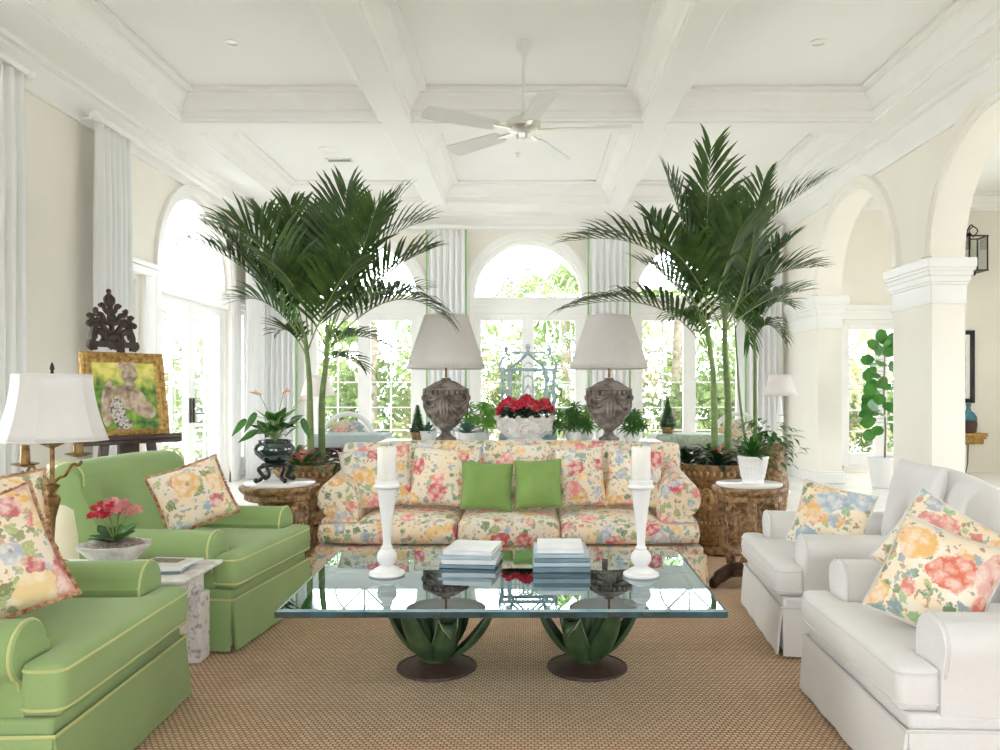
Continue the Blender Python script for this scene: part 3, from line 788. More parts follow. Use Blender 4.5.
def seating(root, Wd, D, m, pipe, aw=.22, armh=.665, backh=.95, seats=1, roll=.095, tuck=.13, white=False, backcush=False, skirt=True, seat_top=.475, slope=0.0, sb=.31, rake=0.0):
    """rolled-arm upholstered seat, facing local -y, origin on the floor at its centre"""
    h = Wd/2; f = -D/2; bk = D/2; ins = h-aw
    # seat cushions
    cf, cb = f, bk-.30
    if seats == 1:
        poly = [(-ins+.006,cb),(-ins+.006,f+tuck+.006),(-h+.03,f+tuck+.006),(-h+.03,cf),(h-.03,cf),(h-.03,f+tuck+.006),(ins-.006,f+tuck+.006),(ins-.006,cb)]
        pad(poly, sb, seat_top, .045, .022, parent=root, m=m, pipe=pipe)
    else:
        w = 2*ins/seats
        for i in range(seats):
            x0 = -ins+w*i+.004; x1 = x0+w-.008
            if i == 0: poly = [(x0,cb),(x0,f+tuck+.006),(-h+.06,f+tuck+.006),(-h+.06,cf),(x1,cf),(x1,cb)]
            elif i == seats-1: poly = [(x0,cb),(x0,cf),(h-.06,cf),(h-.06,f+tuck+.006),(x1,f+tuck+.006),(x1,cb)]
            else: poly = [(x0,cb),(x0,cf),(x1,cf),(x1,cb)]
            pad(poly, sb, seat_top, .05, .035, parent=root, m=m, pipe=pipe, seed=i+2, pr=.004)
    # base rail and skirt
    bk0 = bk; bk = bk-rake
    MB().bb(-h+.035, h-.035, f+.035, bk-.04, .18, sb-.003).build('base', m, root, bevel=.015)
    b = MB(); top = sb-.05; n = 0
    def skirt_side(p, q, nx, ny):
        p, q = V(p+(0,)), V(q+(0,)); N = V((nx,ny,0)); k = 14; rows = []
        d = (q-p).normalized()
        for z, out in ((.012,.020),(.10,.014),(.20,.006),(top,.0)):
            rows.append([p+d*((q-p).length*i/k)+N*(out+.004*math.sin(i*1.9)*(1-z/top))+V((0,0,z)) for i in range(k+1)])
        vs = [v for r_ in rows for v in r_]; inn = [v-N*.012 for v in vs]; kk = k+1; fs = []
        for j in range(3):
            for i in range(k):
                fs.append((j*kk+i, j*kk+i+1, (j+1)*kk+i+1, (j+1)*kk+i)); o_ = len(vs)
                fs.append((o_+j*kk+i, o_+(j+1)*kk+i, o_+(j+1)*kk+i+1, o_+j*kk+i+1))
        o_ = len(vs)
        for j in range(3):
            for e in (0, k): fs.append((j*kk+e, (j+1)*kk+e, o_+(j+1)*kk+e, o_+j*kk+e))
        b.add(vs+inn, fs)
    e = .02
    skirt_side((-h+e+.006, f+e), (h-e-.006, f+e), 0, -1); skirt_side((h-e, f+e+.006), (h-e, bk-e), 1, 0)
    skirt_side((-h+e, bk-e), (-h+e, f+e+.006), -1, 0); skirt_side((h-e, bk-e), (-h+e, bk-e), 0, 1)
    sk = b.build('skirt', m, root, ang=60)
    MB().bb(-h+.03, h-.03, f+.03, bk-.03, .03, .2).build('inner_skirt_lining', m, sk)
    if pipe: MB().tube([(-h+e,f+e-.002,top),(h-e,f+e-.002,top),(h-e+.002,bk-e,top),(-h+e-.002,bk-e,top)], .006, 6, closed=True).build('piping', pipe, sk)
    # arms
    bk = bk0-rake*.8
    for s in (-1, 1):
        rc = armh-roll; xi = ins+.0; xo = h-.02
        cx = xi+roll+.012
        if white: pr_ = [(xi,.28),(xi,rc)]+arc(xi+roll*.95, rc, roll*.95, 180, 60, 6)+arc(xo-roll*.8+.01, rc+.005, roll*.85, 70, -25, 6)+[(xo-.01,rc-.09),(xo-.012,.28)]
        else: pr_ = [(xi,.28),(xi,rc)]+arc(cx, rc, roll, 175, -60, 14)+[(xo-.035,rc-roll*1.15),(xo-.035,.28)]
        prof = [(s*x, z) for x, z in pr_]
        if s < 0: prof = prof[::-1]
        y0 = f+tuck
        bend = (lambda a, u, z: (u, z+slope*max(0, (a-y0))*max(0, (z-.4))/.3)) if slope else None
        o = extrude_prof(prof, y0, bk-.12, 'y', (.035,.02), .90, 'armrest', m, root, bend=bend)
        if pipe: MB().tube([(u*1.0, y0+.012, z) for u, z in prof[1:-1]] , .005, 6).tube([(prof[0 if s > 0 else -1][0], y0+.008, .29),(prof[0 if s > 0 else -1][0], y0+.008, rc)], .005, 6).build('piping', pipe, o)
    # back
    bk = bk0
    rb = .105 if not white else .085; zt = backh-rb
    y1 = bk-.30; yc = bk-.11
    if white: pr_ = [(y1,.28),(y1+.05,.6),(y1+.09,zt)]+arc(yc, zt, rb, 165, -10, 10)+[(bk-.03,zt-.1),(bk-.03,.28)]
    else: pr_ = [(y1-rake*.5,.28),(y1+.03-rake*.4,.5),(y1+.075-rake*.15,.70),(y1+.10,zt-.02)]+arc(yc+.01, zt, rb, 160, -95, 16)+[(bk-.10-rake*.35,zt-rb*1.25),(bk-.06-rake*.75,.55),(bk-.04-rake,.28)]
    xx = h-.03 if not white else h-.05
    bo = extrude_prof(pr_, -xx, xx, 'x', (.05,.05), .86, 'backrest', m, root, bend=(lambda a, u, z: (u, z-.05*(a/h)**2*max(0,(z-.5))/.4)) if white else (lambda a, u, z: (u, z-.02*(a/h)**4)))
    if pipe and not white:
        for s in (-1,1): MB().tube([(s*(xx-.012), u, z) for u, z in pr_[3:-1]], .005, 6).build('piping', pipe, bo)
    if backcush:
        c = MB(); w = ins*1.0; n = 14; vs = []; zb_, zt_ = seat_top+.015, backh+.03
        pillow_mesh(c, 2*w-.02, zt_-zb_, .12, seed=4, pinch=.02, power=.30)
        o = c.build('back_cushion', m, root, loc=(0, y1+.02, (zb_+zt_)/2), rot=(R(-13),0,0), ang=180)
    return root
def pillow_mesh(b, w, h, t, seed=1, pinch=.07, power=.42, n=18, piping=None, sag=0):
    vs = []; fs = []
    for side in (-1, 1):
        for j in range(n+1):
            for i in range(n+1):
                u = -math.cos(PI*i/n); v = -math.cos(PI*j/n)
                u = u*.5+(-1+2*i/n)*.5; v = v*.5+(-1+2*j/n)*.5
                x = w/2*u*(1-pinch*(1-v*v)*abs(u)); z = h/2*v*(1-pinch*(1-u*u)*abs(v))
                k = max(0, (1-u*u)*(1-v*v))**power
                y = side*(t/2*k*(1+.10*noise.noise(V((u*1.6+seed*3.1, v*1.6, side))))+.0015)
                y += .012*noise.noise(V((u*3+seed, v*3+5, side*2)))*k
                z -= sag*(1-u*u)*(v+1)*.5
                vs.append((x, y, z))
    m = n+1; o = m*m
    for j in range(n):
        for i in range(n):
            a = j*m+i; fs.append((a, a+1, a+m+1, a+m)); fs.append((o+a, o+a+m, o+a+m+1, o+a+1))
    rim = [i for i in range(m)]+[j*m+n for j in range(1, m)]+[n*m+i for i in range(n-1, -1, -1)]+[j*m for j in range(n-1, 0, -1)]
    for q in range(len(rim)):
        a, e = rim[q], rim[(q+1) % len(rim)]; fs.append((a, o+a, o+e, e))
    b.add(vs, fs)
    return [((V(vs[a])+V(vs[o+a]))/2) for a in rim]
def pillow(loc, rot, w, h, t, m, label, group=None, seed=1, piping=None, fringe=None, cat='throw pillow', sag=0, order='XYZ', pinch=.07):
    root = empty('throw_pillow', loc, 0, label, cat, group)
    root.rotation_mode = order; root.rotation_euler = rot
    b = MB(); rim = pillow_mesh(b, w, h, t, seed, sag=sag, pinch=pinch); o = b.build('pillow_cover', m, root, ang=180)
    if piping: MB().tube(rim, .005, 6, closed=True).build('piping', piping, root)
    if fringe:
        f = MB(); rr = random.Random(seed)
        for q in range(len(rim)):
            a, e = rim[q], rim[(q+1) % len(rim)]; 
            for k in range(4):
                p = a.lerp(e, k/4); d = p.normalized()
                f.tube([p, p+d*.008+V((0,rr.uniform(-.004,.004),rr.uniform(-.004,.004))), p+d*.015+V((0,rr.uniform(-.006,.006),-.002))], [.004,.005,.002], 5)
        f.build('fringe', fringe, root)
    return root

# ---- the armchairs
SY = -PI/2
def chair_at(loc, ang, label, grp, **kw):
    r0 = empty('armchair', loc, ang, label, 'armchair', grp); seating(r0, **kw); return r0
# local -y turned to +x: +90 degrees
GREEN = dict(Wd=1.04, D=1.02, m='green', pipe='pipe', aw=.20, armh=.590, backh=.935, roll=.095, rake=.17)
chair_at((-1.915, 2.86, RZ), R(90+2), 'green linen armchair with yellow piping nearest the camera on the left', 'green armchairs', **GREEN)
chair_at((-1.89, 4.49, RZ), R(90-6), 'green linen armchair with yellow piping and rolled back, beyond the white stone table', 'green armchairs', **GREEN)
WH = dict(Wd=1.04, D=1.10, m='whitefab', pipe='whitepipe', aw=.21, armh=.585, backh=.88, roll=.095, white=True, backcush=True, seat_top=.435, sb=.29)
chair_at((1.71, 2.95, RZ), R(-91.5), 'white slipcovered armchair nearest the camera on the right', 'white armchairs', **WH)
chair_at((1.80, 4.33, RZ), R(-95), 'white slipcovered armchair farther back on the right, beside the carved side table', 'white armchairs', **WH)
# ---- the sofa
sf = empty('sofa', (-.125, 5.73, RZ), 0, 'floral chintz three-seat sofa behind the glass coffee table', 'sofa')
seating(sf, 2.62, 1.06, 'chintz', None, aw=.30, armh=.70, backh=.915, seats=3, roll=.13, tuck=.13, seat_top=.445, sb=.275, slope=.12)

# ---- throw pillows
def sp_(px, py, Y): p = P(px, py, Y); return (p.x, p.y, p.z)
SG = None
pillow(sp_(377,478,5.60), (R(-20),R(-6),R(12)), .50, .44, .17, 'chintz2', 'floral square pillow against the sofa\'s left arm', SG, 1)
pillow(sp_(444,477,5.62), (R(-20),R(3),R(-4)), .48, .43, .17, 'chintz2', 'floral square pillow second from the sofa\'s left arm', SG, 2)
pillow(sp_(517,472,5.74), (R(-16),0,R(2)), .50, .42, .13, 'chintz2', 'floral square pillow half hidden behind the two green pillows', SG, 3)
pillow(sp_(581,477,5.62), (R(-18),R(-2),R(6)), .34, .43, .16, 'chintz2', 'floral pillow just right of the two green pillows on the sofa', SG, 4)
pillow(sp_(634,477,5.62), (R(-20),R(3),R(-8)), .40, .43, .16, 'chintz2', 'floral pillow against the sofa\'s right arm, behind a white candlestick', SG, 5)
pillow(sp_(487,486,5.44), (R(-16),R(4),R(8)), .35, .325, .13, 'green2', 'small green pillow, left one of the pair in the middle of the sofa', 'green sofa pillows', 6, piping='green2')
pillow(sp_(538,484,5.44), (R(-16),R(-3),R(-6)), .32, .33, .13, 'green2', 'small green pillow, right one of the pair in the middle of the sofa', 'green sofa pillows', 7, piping='green2')
pillow(sp_(193,495,4.22), (R(-22),R(-17),R(36)), .36, .33, .15, 'chintz4', 'faded floral pillow with brown fringe on the farther green armchair', None, 8, fringe='fringe')
pillow(sp_(-16,562,2.66), (R(-28),R(-16),R(44)), .42, .43, .18, 'chintz4', 'large faded floral pillow with red fringe on the near green armchair', None, 9, fringe='fringe')
pillow(sp_(-14,532,2.98), (R(-20),R(-4),R(40)), .42, .42, .14, 'chintz4', 'pink floral pillow tucked behind the large one on the near green armchair', None, 10, fringe='fringe')
pillow(sp_(831,519,4.18), (R(-22),R(10),R(-38)), .38, .35, .17, 'chintz3', 'floral pillow on the farther white armchair', None, 11, piping='whitepipe')
pillow(sp_(936,580,2.83), (R(-26),R(17),R(-42)), .37, .38, .18, 'chintz3', 'floral pillow with orange blooms leaning in front on the near white armchair', None, 12, piping='whitepipe')
pillow(sp_(938,548,3.02), (R(-26),R(30),R(-38)), .34, .34, .13, 'chintz3', 'floral pillow tucked behind another on the near white armchair', None, 13, piping='whitepipe')
# ================================================================ COFFEE TABLE AND WHAT STANDS ON IT
TZ = .47
ct = empty('coffee_table', (-.102, 3.625, RZ), 0, 'square glass-topped coffee table on two green agave-leaf pedestals', 'coffee table')
def table_top():
    z1 = TZ-RZ; z0 = z1-.030; w0, w1, y0, y1 = .862, .895, -.585, .585; bv = .016
    b = MB()
    def loop(i, z): return [V((-w0+i, y0+i, z)), V((w0-i, y0+i, z)), V((w1-i, y1-i, z)), V((-w1+i, y1-i, z))]
    L = [loop(.004, z0), loop(0, z0+.004), loop(0, z1-.006), loop(bv, z1)]
    b.add([p for l in L for p in l], [(3,2,1,0)], 0); b.add(L[3], [(0,1,2,3)], 0)
    for a, e in ((0,1),(1,2)):
        b.add(L[a]+L[e], [(i, (i+1) % 4, 4+(i+1) % 4, 4+i) for i in range(4)], 1)
    b.add(L[2]+L[3], [(i, (i+1) % 4, 4+(i+1) % 4, 4+i) for i in range(4)], 2)
    return b.build('glass_top', ['tabletop','tableedge','glassbevel'], ct, smooth=False)
table_top()
def agave_base(x, y, seed):
    rr = random.Random(seed)
    MB().lathe([(.0,.0),(.182,.0),(.188,.006),(.186,.014),(.176,.016),(.172,.012),(.10,.030),(.06,.042),(.0,.045)], 40, (x,y,.0)).build('pedestal_plate', 'rust', ct)
    core = MB().lathe([(.02,.03),(.065,.035),(.07,.08),(.05,.18),(.03,.26),(.0,.27)], 20, (x,y,0)).build('pedestal_core', 'agave', ct)
    H = TZ-RZ-.032
    k = 0
    for ringn, (n, r1, z1, w, a0) in enumerate(((6,.292,H-.005,.050,0), (4,.17,H-.002,.050,40))):
        for i in range(n):
            a = R(((178,238,302,2,62,122)[i] if ringn == 0 else a0+360*i/n)+rr.uniform(-9,9)); ca, sa = math.cos(a), math.sin(a)
            short = (ringn == 0 and i == (1 if seed == 8 else 2))
            zz = z1*(.62 if short else 1)-rr.uniform(0,.01); rad = r1*(.66 if short else rr.uniform(.9,1.08))
            p0 = V((x+ca*.035, y+sa*.035, .035)); p1 = V((x+ca*rad*.80, y+sa*rad*.80, zz*.22)); p2 = V((x+ca*rad, y+sa*rad, zz))
            pts = bez(p0, p1, p2, 10)
            if short:
                pts += [pts[-1]+V((ca*.02,sa*.02,-.004)), pts[-1]+V((ca*.035,sa*.035,-.03)), pts[-1]+V((ca*.03,sa*.03,-.055))]
            L = len(pts)-1
            ws = [w*(.85+.50*math.sin(PI*min(1,(j/L)*1.0)**.75))*(1-.5*max(0,j/L-.5))*(.62+.38*min(1,j/L*2.5)) * (1 if j < L-2 else (.8 if j == L-2 else (.5 if j == L-1 else .12))) for j in range(L+1)]
            nr = V((-ca, -sa, .55))
            b = MB(); sides = []
            # a thick cupped leaf: five points across
            vs = []; fs = []
            for j, p in enumerate(pts):
                t = (pts[min(j+1,L)]-pts[max(j-1,0)]).normalized(); sd = V((-sa, ca, 0)); up = sd.cross(t); up = up if up.dot(V((-ca,-sa,.2))) > 0 else -up
                for q in (-1,-.55,0,.55,1):
                    vs.append(p+sd*ws[j]*q*.92+up*ws[j]*(q*q)*.55+sd*0)
            for j in range(L):
                for q in range(4): fs.append((j*5+q, j*5+q+1, (j+1)*5+q+1, (j+1)*5+q))
            b.add(vs, fs)
            lf = b.build('agave_leaf', 'agave', ct, solid=.006, ang=180)
            e = MB().tube([vs[j*5] for j in range(2, L+1)]+[vs[j*5+4] for j in range(L, 1, -1)], .0032, 5)
            e.build('leaf_edge', 'agaveedge' if short else 'agave', lf)
agave_base(-.424+.102, 3.73-3.625, 3); agave_base(.275+.102, 3.73-3.625, 8)

def candle_set(px, Y, label1, label2):
    x = P(px, 0, Y).x
    cs = empty('candlestick', (x, Y, TZ), 0, label1, 'candlestick', 'white turned candlesticks')
    MB().lathe([(.0,.0),(.078,0),(.082,.006),(.080,.014),(.070,.020),(.060,.022),(.056,.030),(.040,.038),(.030,.042)], 36).build('foot', 'white', cs)
    MB().ball((0,0,.082), (.046,.046,.044), 24, 16).build('bulb', 'white', cs)
    MB().lathe([(.024,.118),(.027,.128),(.020,.136),(.0175,.15),(.020,.19),(.027,.26),(.036,.33),(.044,.385),(.047,.395)], 32).build('stem', 'white', cs)
    MB().lathe([(.046,.39),(.058,.396),(.061,.402),(.059,.408),(.052,.412),(.054,.432),(.050,.434),(.049,.415),(.0,.414)], 32).build('cup', 'white', cs)
    c = empty('pillar_candle', (x, Y, TZ+.416), 0, label2, 'candle', 'white pillar candles')
    MB().lathe([(.0,.0),(.041,.0),(.043,.003),(.043,.160),(.040,.166),(.030,.163),(.0,.160)], 32).build('wax', 'candle', c)
    MB().tube([(0,0,.158),(0,0,.172),(.003,0,.178)], .0012, 5).build('wick', 'black', c)
candle_set(387, 3.63, 'white turned candlestick on the left half of the glass coffee table', 'white pillar candle on the left candlestick')
candle_set(641, 3.61, 'white turned candlestick on the right half of the glass coffee table', 'white pillar candle on the right candlestick')
def book(x, y, z, w, d, h, rot, cm, label, grp=None, name='book', cat='book'):
    r0 = empty(name, (x, y, z), rot, label, cat, grp)
    t = min(.003, h*.15)
    c = MB(); c.bb(-w/2, w/2, -d/2, d/2, 0, t); c.bb(-w/2, w/2, -d/2, d/2, h-t, h); c.bb(-w/2, w/2, -d/2, -d/2+t, 0, h)
    c.build('cover', cm, r0, bevel=.0012)
    MB().bb(-w/2+.005, w/2-.005, -d/2+t, d/2-.005, t, h-t).build('page_block', 'pages', r0, smooth=False)
    return z+h
def stack(x, y, z, spec, grp=None):
    for (w, d, h, rot, cm, label, dx) in spec: z = book(x+dx, y, z, w, d, h, R(rot), cm, label, grp)+.0005
    return z
stack(-.272, 3.90, TZ+.001, [(.265,.30,.018,-6,'book2','slate blue book at the bottom of the left stack on the glass table',0),
    (.255,.29,.022,-4,'book1','white book second from the bottom of the left stack on the glass table',.002),
    (.26,.29,.018,-8,'book3','pale blue book third from the bottom of the left stack on the glass table',-.004),
    (.235,.27,.022,-9,'book1','white-jacketed book on top of the left stack on the glass table',.006)])
stack(.155, 3.82, TZ+.001, [(.265,.30,.026,0,'book2','slate blue book at the bottom of the right stack on the glass table',0),
    (.262,.30,.020,0,'book3','pale blue book second from the bottom of the right stack',0),
    (.26,.29,.018,1,'book2','slate blue book in the middle of the right stack',0),
    (.255,.29,.018,0,'book3','pale blue book second from the top of the right stack',0),
    (.215,.26,.022,-1,'book1','white-jacketed book on top of the right stack',-.004)])

# ================================================================ WHITE STONE TABLE between the green chairs
st = empty('stone_side_table', (-1.97, 3.715, RZ), 0, 'distressed white stone side table between the two green armchairs', 'side table')
b = MB()
for z0, z1, d in ((.415,.43,-.05),(.43,.445,-.03),(.445,.47-.008,0)): b.bb(-.47-d, .47+d, -.23-d, .23+d, z0, z1)
b.build('tabletop', 'palestone', st, bevel=.006)
MB().bb(-.40,.40,-.165,.165,.33,.415).build('apron', 'rustic', st, bevel=.006)
for sx in (-1,1):
    for sy in (-1,1):
        MB().bb(sx*.36-.062, sx*.36+.062, sy*.125-.062, sy*.125+.062, 0, .33).build('leg', 'rustic', st, bevel=.012)
SZ = .462+RZ
# magazines
mz = SZ+.001
for (w,d,h,rot,cm,lb) in ((.27,.21,.012,8,'book2','dark magazine at the bottom on the white stone table'),(.26,.21,.010,12,'book1','white magazine in the middle on the white stone table')):
    mz = book(-1.72, 3.70, mz, w, d, h, R(rot), cm, lb, None, 'magazine', 'magazine')+.0005
r0 = empty('magazine', (-1.68, 3.74, mz), R(-6), 'top magazine with pink and grey cover on the white stone table', 'magazine')
MB().bb(-.12,.12,-.1,.1,0,.007).build('pages', 'book1', r0, bevel=.001)
MB().bb(-.11,.05,-.02,.07,.007,.0076).build('cover_picture', 'gravel', r0, smooth=False); MB().bb(-.1,-.02,-.08,-.04,.007,.0076).build('cover_patch', 'pink', r0, smooth=False)
# ---------------------------------------------------------------- round carved side tables
def carved_table(x, y, rad, label):
    H = .68-RZ
    r0 = empty('carved_side_table', (x, y, RZ), 0, label, 'side table', None)
    MB().lathe([(.0,H-.105),(rad*.80,H-.105),(rad*.86,H-.095),(rad*.87,H-.06),(rad*.93,H-.05),(rad*.98,H-.035),(rad,H-.022),(rad*.985,H-.008),(rad*.93,H-.004),(0,H-.004)], 48).build('table_rim', 'gilt', r0)
    MB().lathe([(.0,H-.004),(rad*.86,H-.004),(rad*.88,H+.002),(rad*.88,H+.012),(rad*.86,H+.016),(0,H+.016)], 48).build('marble_top', 'marble', r0)
    b = MB().lathe([(.055,.12),(.07,.14),(.05,.18),(.045,.22),(.075,.30),(.095,.38),(.09,.44),(.07,.50),(.10,.55),(.13,H-.105)], 32, mod=lambda a, z: 1+.12*math.cos(a*8)*(1 if .22 < z < .5 else .3))
    b.build('carved_column', 'gilt', r0)
    for i in range(3):
        a = R(20+120*i); ca, sa = math.cos(a), math.sin(a)
        f = lambda r_, z: V((ca*r_, sa*r_, z))
        MB().tube(spline([f(rad*.78,H-.10), f(rad*.80,.46), f(rad*.74,.36), f(rad*.76,.26), f(rad*.58,.19), f(rad*.50,.12)], 5), [.030]*4+[.026]*6+[.030]*10+[.034]*6, 8).build('scroll_support', 'gilt', r0)
    for i in range(3):
        a = R(-40+120*i); ca, sa = math.cos(a), math.sin(a)
        f = lambda r_, z: V((ca*r_, sa*r_, z))
        MB().tube(spline([f(.05,.105), f(.14,.11), f(.22,.075), f(.27,.035), f(.29,.032)], 5), [.05]*6+[.045]*6+[.036]*6+[.030]*3, 10).build('scroll_foot', 'darkwood', r0)
    MB().lathe([(.0,.075),(.14,.08),(.16,.09),(.16,.115),(.12,.125),(.07,.135),(0,.135)], 36).build('plinth', 'darkwood', r0)
    return .68+.016
TL, TR = (-1.675, 5.40), (1.475, 5.34)
carved_table(TL[0], TL[1], .265, 'round carved wooden side table with white marble top beside the green armchair')
MT = carved_table(TR[0], TR[1], .245, 'round carved wooden side table with white marble top beside the white armchair')

# ================================================================ candelabra lamp at the left
def candelabra():
    x, y = P(52, 0, 3.75).x, 3.75
    r0 = empty('candelabra_lamp', (x, y, SZ), R(14), 'bronze candelabra table lamp with flared white shade behind the near green armchair', 'lamp')
    g = lambda py: HCAM-(py-392)/FOC*y-SZ
    MB().lathe([(.0,0),(.085,0),(.09,.012),(.07,.025),(.03,.04),(.022,.07),(.03,.09),(.018,.11)], 24).build('base', 'bronze', r0)
    zt = g(497); MB().lathe([(.012,.10),(.010,zt-.20),(.016,zt-.10),(.038,zt-.01),(.034,zt+.005),(.014,zt+.02),(.034,zt+.05),(.036,zt+.055),(.014,zt+.065),(.011,zt+.09),(.011,g(448)),(.05,g(444)),(.052,g(442)),(.022,g(441)),(.022,g(436)),(.008,g(434)),(.006,g(372)),(.0,g(371))], 20).build('stem', 'bronze', r0)
    for s in (-1, 1):
        zc = g(464) if s < 0 else g(455)
        ex = .112
        pts = spline([(0,0,zt+.055),(s*.03,0,zt+.09),(s*.055,0,zt+.10),(s*.085,0,zt+.15),(s*ex,0,zc-.05),(s*(ex+.014),0,zc-.03),(s*(ex+.006),0,zc-.045)], 5)
        ar = MB().tube(pts, .0075, 8).build('arm', 'bronze', r0)
        MB().lathe([(.0,-.015),(.012,-.012),(.055,.0),(.06,.006),(.052,.004),(.02,-.002),(.022,.01),(.022,.018)], 20, (s*ex,0,zc)).build('drip_pan', 'bronze', ar)
        MB().lathe([(.020,.0),(.021,.02),(.018,.075),(.0195,.08),(.0,.082)], 16, (s*ex,0,zc+.01)).build('candle_sleeve', 'bronze', ar)
    # flared shade: a square with cut corners
    def outl(w, z):
        c = w*.42; p = [(w,-w+c),(w,w-c),(w-c,w),(-w+c,w),(-w,w-c),(-w,-w+c),(-w+c,-w),(w-c,-w)]
        an = R(45-14); return [V((a*math.cos(an)-e*math.sin(an), a*math.sin(an)+e*math.cos(an), z)) for a, e in p]
    L = []; z0, z1 = g(440), g(375); n = 8
    for i in range(n+1):
        t = i/n; w = .148+(.208-.148)*(1-t)**1.7
        L.append(outl(w, z0+(z1-z0)*t))
    sh = MB().rings(L, cap=False).build('lamp_shade', 'shade', r0, solid=.003, ang=20)
    e = MB()
    for q in range(8): e.tube([l[q] for l in L], .0022, 5)
    e.tube(L[0], .004, 6, closed=True); e.tube(L[-1], .004, 6, closed=True); e.build('shade_seam', 'shade', sh)
    MB().lathe([(.0,g(374)),(.010,g(374)),(.006,g(371)),(.011,g(369)),(.009,g(366)),(.004,g(363)),(0,g(362))], 12).build('finial', 'iron', r0)
    MB().tube([(-.09,0,z1-.004),(.09,0,z1-.004)], .0025, 6).tube([(0,-.09,z1-.004),(0,.09,z1-.004)], .0025, 6).build('shade_spider', 'iron', r0)
candelabra()
# cream skirted drum by the left wall
r0 = empty('cream_jar', (P(70,0,5.15).x, 5.15, 0.001), 0, 'tall cream ceramic jar by the left wall, behind the candelabra lamp', 'jar')
MB().lathe([(0,0),(.13,0),(.15,.03),(.175,.25),(.19,.5),(.185,.66),(.15,.76),(.12,.80),(.13,.84),(.0,.84)], 40).build('jar_body', 'creamjar', r0)

